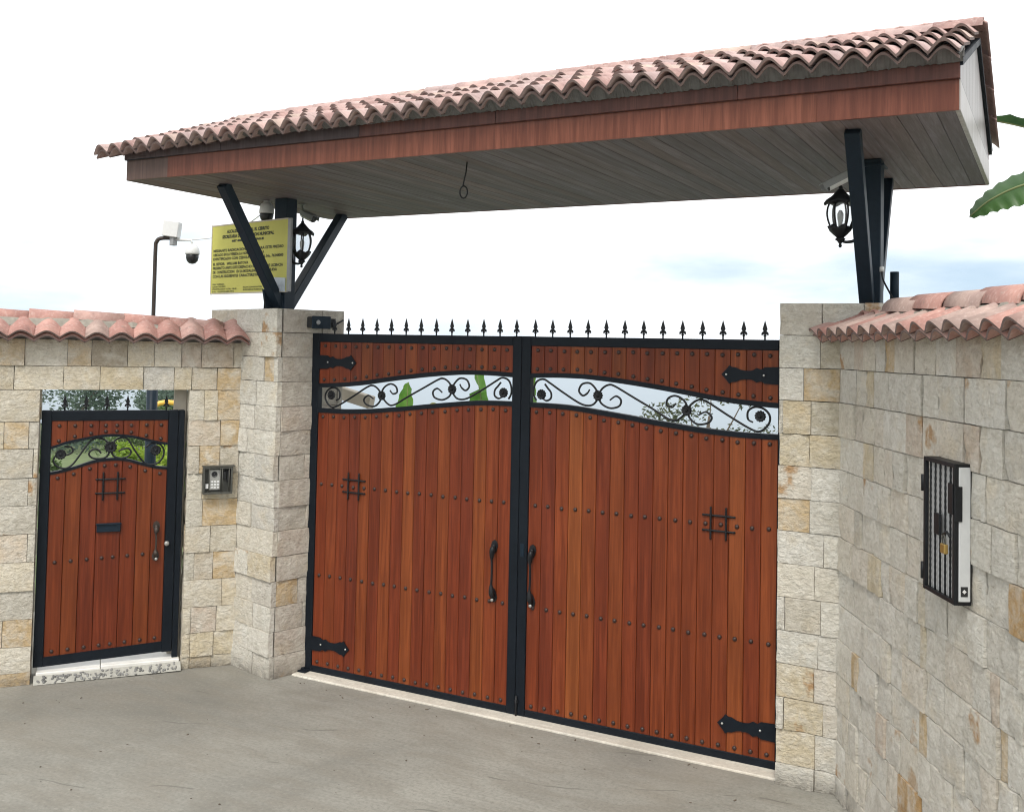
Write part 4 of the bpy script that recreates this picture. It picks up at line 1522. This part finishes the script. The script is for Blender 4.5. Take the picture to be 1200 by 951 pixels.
def bullet_camera(loc, rz, tilt, label, mount_up=.10):
    t = thing('bullet_camera', label, 'camera', loc, rz, 'cameras under the canopy')
    mm = Matrix.Rotation(tilt, 4, 'X')
    b = MB().lathe([(.030, 0), (.034, .006), (.034, .17), (.028, .176)], 14, mm @ Matrix.Rotation(R(90), 4, 'X'))
    part('camera_body', b, M['white'], t)
    hood = MB().box(-.038, .038, -.205, -.01, .030, .036, .002, mm)
    hood.box(-.040, -.036, -.205, -.01, -.008, .032, .0, mm).box(.036, .040, -.205, -.01, -.008, .032, 0, mm)
    part('sun_hood', hood, M['grey'], t)
    part('lens_face', MB().lathe([(.031, .170), (.031, .180), (.012, .182)], 14, mm @ Matrix.Rotation(R(90), 4, 'X')), M['dark'], t)
    part('bracket', MB().tube([(0, -.03, .0), (0, .01, .05), (0, .02, mount_up)], .011, 8).lathe([(.032, mount_up - .010), (.032, mount_up - .001)], 14, Matrix.Translation((0, .02, 0))), M['grey'], t)
    return t


def dome_camera(loc, label, size=1.0, parent=None):
    t = thing('dome_camera', label, 'camera', loc, 0) if parent is None else parent
    S = Matrix.Scale(size, 4) if parent is None else Matrix.Translation(loc) @ Matrix.Scale(size, 4)
    part('housing', MB().lathe([(.030, .10), (.050, .085), (.062, .06), (.066, .02), (.066, .0)], 18, S), M['white'], t)
    part('dome', MB().lathe([(.060, .002), (.062, -.02), (.052, -.052), (.030, -.074), (.008, -.080)], 18, S), M['dark'], t)
    return t


bullet_camera((-2.42, .30, ZS - .09), R(75), R(20), 'white bullet camera under the canopy above the left lantern', .09)
bullet_camera((2.46, -.10, ZS - .10), R(-62), R(28), 'grey bullet camera under the canopy beside the right post', .10)
dc = dome_camera((-2.60, .02, ZS - .115), 'small dark-lensed dome camera under the canopy beside the left post')
part('mount', MB().tube([(0, 0, .08), (0, 0, .115)], .03, 12), M['white'], dc)

pole = thing('camera_pole', 'tall thin dark pole behind the small door wall carrying a dome camera', 'camera pole', (-4.38, .39, -.05))
PZ = 3.86
part('pole_base', MB().tube([(.02, 0, 0), (.02, 0, 2.62)], .055, 10), M['post'], pole)
P = smooth_path([(.0, 0, 2.62), (0, 0, 3.2), (0, 0, PZ - .12), (.010, 0, PZ - .04), (.05, .02, PZ), (.17, .09, PZ + .005)], 6)
part('pole_arm', MB().tube(P, .020, 10), M['brown_iron'], pole)
jb = MB().box(-.085, .075, -.06, .05, .015, .175, .006, Matrix.Translation((.135, .075, PZ)) @ Matrix.Rotation(R(28), 4, 'Z') @ Matrix.Rotation(R(7), 4, 'Y'))
part('junction_box', jb, M['white'], pole)
part('clamp', MB().box(.135, .185, .05, .11, PZ - .07, PZ + .02, .004), M['grey'], pole)
part('camera_arm', MB().tube([(.17, .09, PZ - .01), (.30, .18, PZ - .01), (.315, .19, PZ - .06)], .014, 8), M['white'], pole)
part('housing', MB().lathe([(.03, .02), (.050, .0), (.068, -.03), (.072, -.07), (.070, -.085)], 18, Matrix.Translation((.315, .19, PZ - .07))), M['white'], pole)
part('dome', MB().lathe([(.062, -.084), (.064, -.11), (.054, -.15), (.030, -.175), (.008, -.18)], 18, Matrix.Translation((.315, .19, PZ - .07))), M['dark'], pole)

mb = MB().tube(smooth_path([(-4.05, .56, 3.80), (-3.4, .42, 3.82), (-2.9, .2, 3.92), (-2.60, .06, 4.0)], 8), .006, 5)
tag(part('cable', mb, M['white'], None), 'thin pale cable strung from the pole camera to the canopy', 'cable')
lp = [(.065, -.962, 4.05), (.058, -.962, 3.98), (.035, -.962, 3.885)]
for k in range(15):
    a = 2 * math.pi * k / 14
    lp.append((.030 + .028 * math.sin(a) + .012, -.962 + .004 * math.sin(a), 3.842 + .042 * math.cos(a)))
mb = MB().tube(lp, .0055, 6)
tag(part('wire_loop', mb, M['iron'], None), 'black wire hanging in a loop from the canopy soffit', 'wire')
mb = MB().tube(smooth_path([(2.650, -.075, 3.32), (2.66, -.08, 3.26), (2.70, -.04, 3.17), (2.725, .02, 3.11)], 6), .006, 5)
cb = part('post_cable', mb, M['iron'], None)
tag(cb, 'short dark cable running from the right post down to the pipe', 'cable')
part('cable_end', MB().lathe([(.014, 0), (.014, .03), (.006, .034)], 10, Matrix.Translation((2.650, -.075, 3.315))), M['white'], cb)
mb = MB().lathe([(.028, 3.085), (.028, 3.325), (.023, 3.325), (.023, 3.20)], 14, Matrix.Translation((2.705, .09, 0)))
tag(part('pipe_stub', mb, M['post'], None), 'short dark upright pipe on top of the right pillar', 'pipe')
mb = MB().tube([(-2.38, -.22, 3.06), (-2.378, -.22, 3.165)], .007, 6).tube([(-2.38, -.22, 3.062), (-2.38, -.22, 3.075)], .013, 8)
tag(part('steel_rod', mb, M['iron'], None), 'short dark steel rod sticking up from the left pillar top', 'rod')

# motor / flood lamp box at the top hinge of the left leaf
fl = thing('sensor_box', 'small black box lamp on the left pillar above the gate hinge', 'lamp box', (LP_O[0], LP_O[1], 0), LP_A)
mb = MB().box(.012, .10, .27, .445, 2.915, 3.010, .008)
part('housing', mb, M['dark'], fl)
part('front_lip', MB().box(.095, .112, .262, .452, 2.908, 3.016, .005), M['post'], fl)
part('lens', MB().lathe([(.022, 0), (.018, .008), (.006, .012)], 12, Matrix.Translation((.112, .32, 2.962)) @ Matrix.Rotation(R(90), 4, 'Y')), M['grey'], fl)
part('bracket', MB().box(.0, .03, .50, .55, 2.92, 3.0, .004).tube([(.06, .50, 2.93), (.06, .62, 2.99)], .008, 6), M['iron'], fl)

# ------------------------------------------------------------------ intercom cage beside the door
ic = thing('intercom_box', 'small grey metal intercom cage on the wall between the door and the pillar', 'intercom', (LW_O[0], LW_O[1], 0), LW_A)
X0, X1, Z0, Z1, YO = -.300, -.055, 1.482, 1.712, -.085
fr = MB()
w_ = .016
for (a, b2, c, d) in ((X0, X1, Z0, Z0 + w_), (X0, X1, Z1 - w_, Z1)):
    fr.box(a, b2, YO, -.005, c, d, .002)
for a in (X0, X1 - w_):
    fr.box(a, a + w_, YO + .001, -.006, Z0 + w_, Z1 - w_, .002)
fr.box(X0 - .004, X1 + .02, YO - .004, -.004, Z1, Z1 + .008, .002)
part('cage_frame', fr, M['zinc'], ic)
part('back_plate', MB().box(X0 + .01, X1 - .01, -.022, -.006, Z0 + .01, Z1 - .01, .002), M['zinc'], ic)
part('panel', MB().box(X0 + .055, X1 - .095, -.05, -.022, Z0 + .03, Z1 - .025, .004), M['plate'], ic)
part('camera_eye', MB().lathe([(.024, 0), (.024, .008), (.018, .010), (.017, .004), (.008, .003), (.008, .008), (.002, .010)], 16, Matrix.Translation((X0 + .096, -.05, Z1 - .065)) @ Matrix.Rotation(R(90), 4, 'X')), M['dark'], ic)
bt_ = MB()
for i in range(3):
    for j in range(3):
        bt_.box(X0 + .066 + i * .026, X0 + .086 + i * .026, -.056, -.049, Z0 + .045 + j * .024, Z0 + .061 + j * .024, .002)
part('keypad', bt_, M['white'], ic)
part('handset', MB().box(X1 - .078, X1 - .052, -.058, -.022, Z0 + .115, Z1 - .035, .006).box(X1 - .045, X1 - .022, -.052, -.022, Z0 + .10, Z1 - .03, .005), M['dark'], ic)
part('white_label', MB().box(X0 + .022, X0 + .048, -.06, -.052, Z0 + .045, Z0 + .085, .001), M['white'], ic)
br = MB()
for x in (X0 + .05, X0 + .145, X1 - .085, X1 - .03):
    br.tube([(x, YO + .006, Z0 + .01), (x, YO + .006, Z1 - .01)], .0048, 6)
part('cage_bar', br, M['zinc'], ic)

# ------------------------------------------------------------------ caged meter box on the right wall
mt = thing('meter_box', 'white meter cabinet in a black barred cage on the right stone wall', 'meter box', (RW_O[0], RW_O[1], 0), RW_A)
A0, A1, B0, B1, F = 1.505, 1.848, 1.652, 2.292, -.082
part('cabinet', MB().box(A0 + .016, A1 + .003, F + .022, -.007, B0 + .016, B1 - .016, .003), M['cab'], mt)
fr = MB()
w_ = .020
for y0, y1 in ((F, F + w_),):
    fr.box(A0, A0 + w_, y0, y1, B0, B1, .002).box(A1 - w_, A1, y0, y1, B0, B1, .002)
    fr.box(A0 + w_, A1 - w_, y0 + .001, y1 - .001, B0, B0 + w_, .002).box(A0 + w_, A1 - w_, y0 + .001, y1 - .001, B1 - w_, B1, .002)
for a in (A0, A1 - .008):
    fr.box(a, a + .008, F + w_, -.002, B0, B0 + .014).box(a, a + .008, F + w_, -.002, B1 - .014, B1)
    fr.box(a, a + .008, -.006, -.001, B0 + .014, B1 - .014)
fr.box(A0 + .008, A1 - .008, -.014, -.001, B0 + .001, B0 + .013).box(A0 + .008, A1 - .008, F + w_, -.001, B1 - .006, B1 - .001)
fr.box(A0 + .05, A0 + .20, F + .028, F + .034, B1 - .05, B1 - .02)
part('cage_frame', fr, M['iron'], mt)
for i in range(5):
    x = A0 + w_ + (A1 - A0 - 2 * w_) * (i + .75) / 5.5
    pts, rr = [], []
    for k in range(41):
        z = B0 + w_ + (B1 - B0 - 2 * w_) * k / 40
        a = k * 1.3
        pts.append((x, F + .010, z))
        rr.append(.0048 + .0014 * (k % 2))
    part('twisted_bar', MB().tube(pts, rr, 5), M['iron'], mt)
hm = MB()
for z in (B1 - .13, B0 + .085):
    hm.tube([(A0 - .010, F + .004, z - .04), (A0 - .010, F + .004, z + .04)], .011, 8)
part('hinge', hm, M['iron'], mt)
part('lock_plate', MB().box(A1 - .055, A1 - .003, F - .006, F - .001, 2.06, 2.20, .002), M['iron'], mt)
part('side_plate', MB().box(A1 + .0045, A1 + .009, F + .0, F + .035, 2.03, 2.19, .002), M['iron'], mt)
part('bar_plate', MB().box(A0 + .13, A0 + .19, F - .004, F + .01, 1.94, 2.04, .002), M['iron'], mt)
part('hasp', MB().tube([(A1 - .10, F - .008, 1.955), (A1 - .05, F - .012, 1.975), (A1 - .02, F - .008, 1.955)], .006, 6), M['iron'], mt)
st = MB().box(A1 + .0030, A1 + .0042, F + .030, F + .062, B0 + .04, B0 + .085)
part('sticker', st, M['dark'], mt)
st = MB().prism([(0, .0), (.010, .010), (0, .020), (-.010, .010)], -.0006, .0006, Matrix.Translation((A1 + .0048, F + .046, B0 + .053)) @ Matrix.Rotation(R(90), 4, 'Z'))
part('sticker_mark', st, M['white'], mt)
st = MB().tube([(A1 - .030, F - .018, 1.955), (A1 - .030, F - .018, 1.985)], .006, 6)
pd = thing('padlock', 'brass padlock hanging on the meter box cage', 'padlock', (0, 0, 0))
pd.matrix_world = Matrix.Translation((RW_O[0], RW_O[1], 0)) @ Matrix.Rotation(RW_A, 4, 'Z') @ Matrix.Translation((A1 - .055, F - .022, 1.90))
pd.location = pd.matrix_world.to_translation()
pd.rotation_euler = (0, 0, RW_A)
part('lock_body', MB().box(-.024, .024, -.010, .010, -.025, .020, .004), M['brass'], pd)
part('shackle', MB().tube(smooth_path([(-.015, 0, .018), (-.015, 0, .042), (0, 0, .058), (.015, 0, .042), (.015, 0, .018)], 5), .0042, 7), M['zinc'], pd)

# ------------------------------------------------------------------ plants


def banana_leaf(pts, width, mat, parent, fold=.35, seed=0, ragged=.06, roll=0.0):
    rr = random.Random(seed)
    P = smooth_path(pts, 9)
    n = len(P)
    m = MB()
    v, f = [], []
    NW = 4
    up0 = Vector((0, 0, 1))
    for i, p in enumerate(P):
        t = i / (n - 1)
        d = (P[min(i + 1, n - 1)] - P[max(i - 1, 0)]).normalized()
        side = d.cross(up0)
        if side.length < .2: side = Vector((1, -.25, 0))
        side.normalize()
        side = Matrix.Rotation(roll, 3, d) @ side
        nn = side.cross(d).normalized()
        w = width * (math.sin(math.pi * min(1, .10 + t * .90) ** .8)) ** .7 * .5
        for k in range(-NW, NW + 1):
            q = k / NW
            ww = w * (1 - rr.uniform(0, ragged) * abs(q))
            v.append(p + side * (q * ww) + nn * (fold * ww * abs(q) ** 1.4 - .012 * math.sin(i * 1.9) * abs(q)))
    W = 2 * NW + 1
    for i in range(n - 1):
        for k in range(W - 1):
            f.append((i * W + k, i * W + k + 1, (i + 1) * W + k + 1, (i + 1) * W + k))
    m.add(v, f, True)
    o = part('leaf', m, mat, parent)
    rib = MB().tube(P, [.014 * (1 - .8 * i / n) + .002 for i in range(n)], 6)
    part('midrib', rib, M['stem'], o)
    return o


def banana_plant(loc, label, stem_h, leaves):
    z0 = ground_z(loc[0], loc[1])
    t = thing('banana_plant', label, 'banana plant', (loc[0], loc[1], z0), 0, 'banana plants behind the gate')
    part('stem', MB().tube([(0, 0, 0), (.02, .02, stem_h * .5), (.0, .0, stem_h)], [.11, .085, .05], 12), M['stem'], t)
    O = Vector((loc[0], loc[1], z0))
    for i, (pts, w, mk, fold, *rl) in enumerate(leaves):
        banana_leaf([Vector(p) - O for p in pts], w, M[mk], t, fold, i, roll=rl[0] if rl else 0.0)
    return t


banana_plant((4.75, 1.9), 'dark banana plant with drooping leaves beyond the right end of the canopy', 2.9, [
    ([(4.75, 1.9, 2.8), (4.35, 1.75, 3.75), (3.85, 1.65, 4.16), (3.45, 1.60, 4.09), (3.20, 1.58, 3.98), (3.05, 1.56, 3.85)], .44, 'banana_dark', -.2, R(-50)),
    ([(4.75, 1.9, 2.8), (4.35, 1.75, 3.95), (3.80, 1.62, 4.36), (3.40, 1.60, 4.53), (3.05, 1.6, 4.63)], .22, 'banana_dark', .8),
    ([(4.75, 1.9, 2.8), (5.2, 2.1, 3.9), (5.9, 2.3, 4.2), (6.5, 2.4, 3.8)], .5, 'banana_dark', -.4),
    ([(4.75, 1.9, 2.8), (4.9, 2.4, 4.0), (5.1, 3.0, 4.5), (5.2, 3.6, 4.2)], .5, 'banana_dark', -.3),
])
banana_plant((-3.72, 4.1), 'banana plant whose pointed leaf shows through the left leaf scrollwork', .9, [
    ([(-3.72, 4.1, .8), (-3.74, 4.05, 1.4), (-3.72, 4.0, 1.95), (-3.71, 4.0, 2.31)], .46, 'banana', .25),
    ([(-3.72, 4.1, .8), (-3.50, 4.0, 1.6), (-3.38, 3.95, 1.98), (-3.22, 3.9, 2.06), (-3.0, 3.85, 1.9)], .22, 'banana_dry', -.3),
    ([(-3.72, 4.1, .8), (-4.2, 4.3, 1.4), (-4.6, 4.4, 1.6), (-5.0, 4.5, 1.4)], .35, 'banana', -.3),
])
banana_plant((-2.60, 4.3), 'banana plant with a tall upright leaf behind the gate seam', 1.0, [
    ([(-2.60, 4.3, .9), (-2.58, 4.1, 1.6), (-2.64, 4.0, 2.2), (-2.76, 4.0, 2.68)], .40, 'banana', .30),
    ([(-2.60, 4.3, .9), (-2.15, 4.2, 1.6), (-1.95, 4.05, 2.1), (-1.90, 4.0, 2.55)], .20, 'banana', .4),
    ([(-2.60, 4.3, .9), (-2.9, 4.5, 1.5), (-3.2, 4.6, 1.7), (-3.5, 4.7, 1.5)], .3, 'banana', -.3),
])


def tree(x, y, top, rx, rz_, name, label, mat, n_leaf, leaf, seed, trunk_r=.09, sparse=1.0, group='trees beyond the walls', base=None):
    rr = random.Random(seed)
    z0 = ground_z(x, y) if base is None else base
    t = thing(name, label, 'tree', (x, y, z0), 0, group)
    H = top - z0
    cz = H - rz_
    tr = MB()
    tr.tube(smooth_path([(0, 0, -.1), (.05, .03, H * .3), (-.04, .02, cz - rz_ * .3), (.05, 0, cz + rz_ * .4)], 4), [trunk_r * (1 - .06 * i) for i in range(13)], 8)
    cl = []
    for k in range(15):
        a, e = rr.uniform(0, 6.28), rr.uniform(-.7, 1.2)
        q = rr.uniform(.35, .95)
        c = Vector((rx * q * math.cos(a) * math.cos(e * .8), rx * q * math.sin(a) * math.cos(e * .8), cz + rz_ * q * math.sin(e)))
        cl.append((c, rr.uniform(.22, .48) * rx * sparse))
        s = Vector((0, 0, cz - rz_ * rr.uniform(.1, .6)))
        tr.tube(smooth_path([s, (s + c) / 2 + Vector((0, 0, -.08 * rx)), c], 3), [trunk_r * .45, trunk_r * .4, trunk_r * .34, trunk_r * .28, trunk_r * .22, trunk_r * .16, trunk_r * .1], 5)
    part('trunk', tr, M['bark'], t)
    v, f = [], []
    for k in range(n_leaf):
        c, r = rr.choice(cl)
        d = Vector((rr.gauss(0, 1), rr.gauss(0, 1), rr.gauss(0, 1))).normalized() * r * rr.random() ** .45
        p = c + Vector((d.x, d.y, d.z * .75))
        s = leaf * rr.uniform(.6, 1.3)
        u = Vector((rr.gauss(0, 1), rr.gauss(0, 1), rr.gauss(0, .6))).normalized()
        w = u.cross(Vector((rr.gauss(0, 1), rr.gauss(0, 1), rr.gauss(0, 1)))).normalized()
        o = len(v)
        v += [p - u * s, p + w * s * .42, p + u * s, p - w * s * .42]
        f.append((o, o + 1, o + 2, o + 3))
    part('crown', MB().add(v, f), M[mat], t)
    return t


tree(-2.25, 12.0, 2.15, 1.35, 1.0, 'small_tree', 'thin open olive-leaved tree seen through the right leaf scrollwork', 'leaf_grey', 2300, .050, 11, .06, .8)
tree(-9.0, 19.0, 1.05, .9, .6, 'small_tree', 'dark treetop seen low through the right leaf scrollwork near the gate seam', 'leaf_blue', 1500, .09, 12, .08)
tree(-21.0, 11.5, 2.0, 2.4, 1.9, 'broad_tree', 'large blue-green tree filling the left of the gap over the small door', 'leaf_blue', 9000, .075, 13, .16, .9)
tree(-24.0, 19.5, 2.15, 2.3, 1.8, 'broad_tree', 'spreading dark tree at the middle of the gap over the small door', 'leaf_blue', 7000, .075, 14, .16, .8)
tree(-15.5, 11.2, 1.25, 1.5, .9, 'garden_tree', 'rounded green tree in the middle distance behind the small door', 'leaf_mid', 7000, .05, 15, .1, 1.0)
tree(-17.2, 14.8, .85, 1.5, .9, 'garden_tree', 'low dark rounded tree right of the others behind the small door', 'leaf_blue', 5000, .06, 16, .1, 1.0)
tree(-9.8, 5.2, 1.12, .60, .50, 'shrub', 'bright lime green shrub showing through the door scrollwork', 'leaf_lime', 2200, .06, 17, .03, 1.1, 'shrubs behind the small door')
tree(-8.9, 5.7, 1.02, .55, .50, 'shrub', 'yellow-green shrub at the right of the door scrollwork', 'leaf_lime', 2200, .06, 18, .03, 1.1, 'shrubs behind the small door')
tree(-11.4, 4.2, 1.15, .65, .60, 'shrub', 'mid green shrub at the left of the door scrollwork', 'leaf_mid', 2500, .07, 19, .03, 1.1, 'shrubs behind the small door')

# bright slide in the garden
sl = thing('playground_slide', 'red and yellow playground slide glimpsed over the small door at right', 'slide', (-12.2, 8.3, ground_z(-12.2, 8.3)))
SZ = ground_z(-12.2, 8.3)
ya = smooth_path([(-.34, -.42, 1.25 - SZ), (-.31, -.38, 1.42 - SZ), (-.24, -.31, 1.50 - SZ), (-.13, -.19, 1.52 - SZ), (-.04, -.10, 1.51 - SZ)], 5)
part('yellow_rail', MB().tube(ya, .055, 8).tube([(-.04, -.10, 1.51 - SZ), (.3, .3, 1.55 - SZ)], .04, 8), M['yellow'], sl)
part('red_rail', MB().tube([(-.05, -.1, 1.52 - SZ), (.10, .08, 1.57 - SZ), (.45, .5, 1.62 - SZ)], .06, 8).tube([(.45, .5, 0), (.45, .5, 1.62 - SZ)], .05, 6), M['red'], sl)
part('chute', MB().tube(smooth_path([(.3, .3, 1.5 - SZ), (.9, .2, 1.1 - SZ), (1.5, .1, .5 - SZ), (2.0, 0, .2 - SZ)], 5), .16, 8), M['yellow'], sl)

# pale sloping beam behind the left pillar
bm_ = thing('garden_beam', 'pale sloping beam end behind the left pillar, seen through the left scrollwork', 'beam', (-2.75, 1.2, ground_z(-2.75, 1.2)))
part('beam', MB().bar((-.75, 0, 2.52), (.50, 0, 2.25), .12, .095, (0, 1, 0), .006), M['plaster'], bm_)
part('support_post', MB().box(-.10, .0, -.05, .05, 0, 2.30, .006), M['plaster'], bm_)

# ------------------------------------------------------------------ the air of the valley
hz = bpy.data.materials.new('haze')
hz.use_nodes = True
hz.node_tree.nodes.clear()
ho = hz.node_tree.nodes.new('ShaderNodeOutputMaterial')
hv = hz.node_tree.nodes.new('ShaderNodeVolumePrincipled')
hv.inputs['Color'].default_value = (0.80, 0.91, 1.0, 1)
hv.inputs['Density'].default_value = 0.0005
hv.inputs['Anisotropy'].default_value = 0.0
hz.node_tree.links.new(hv.outputs[0], ho.inputs['Volume'])
haze = part('haze', MB().box(-11500, 11500, -11500, 11500, -620, 9), hz, None)
haze['kind'] = 'stuff'
haze['label'] = 'pale haze over the valley behind the gate'
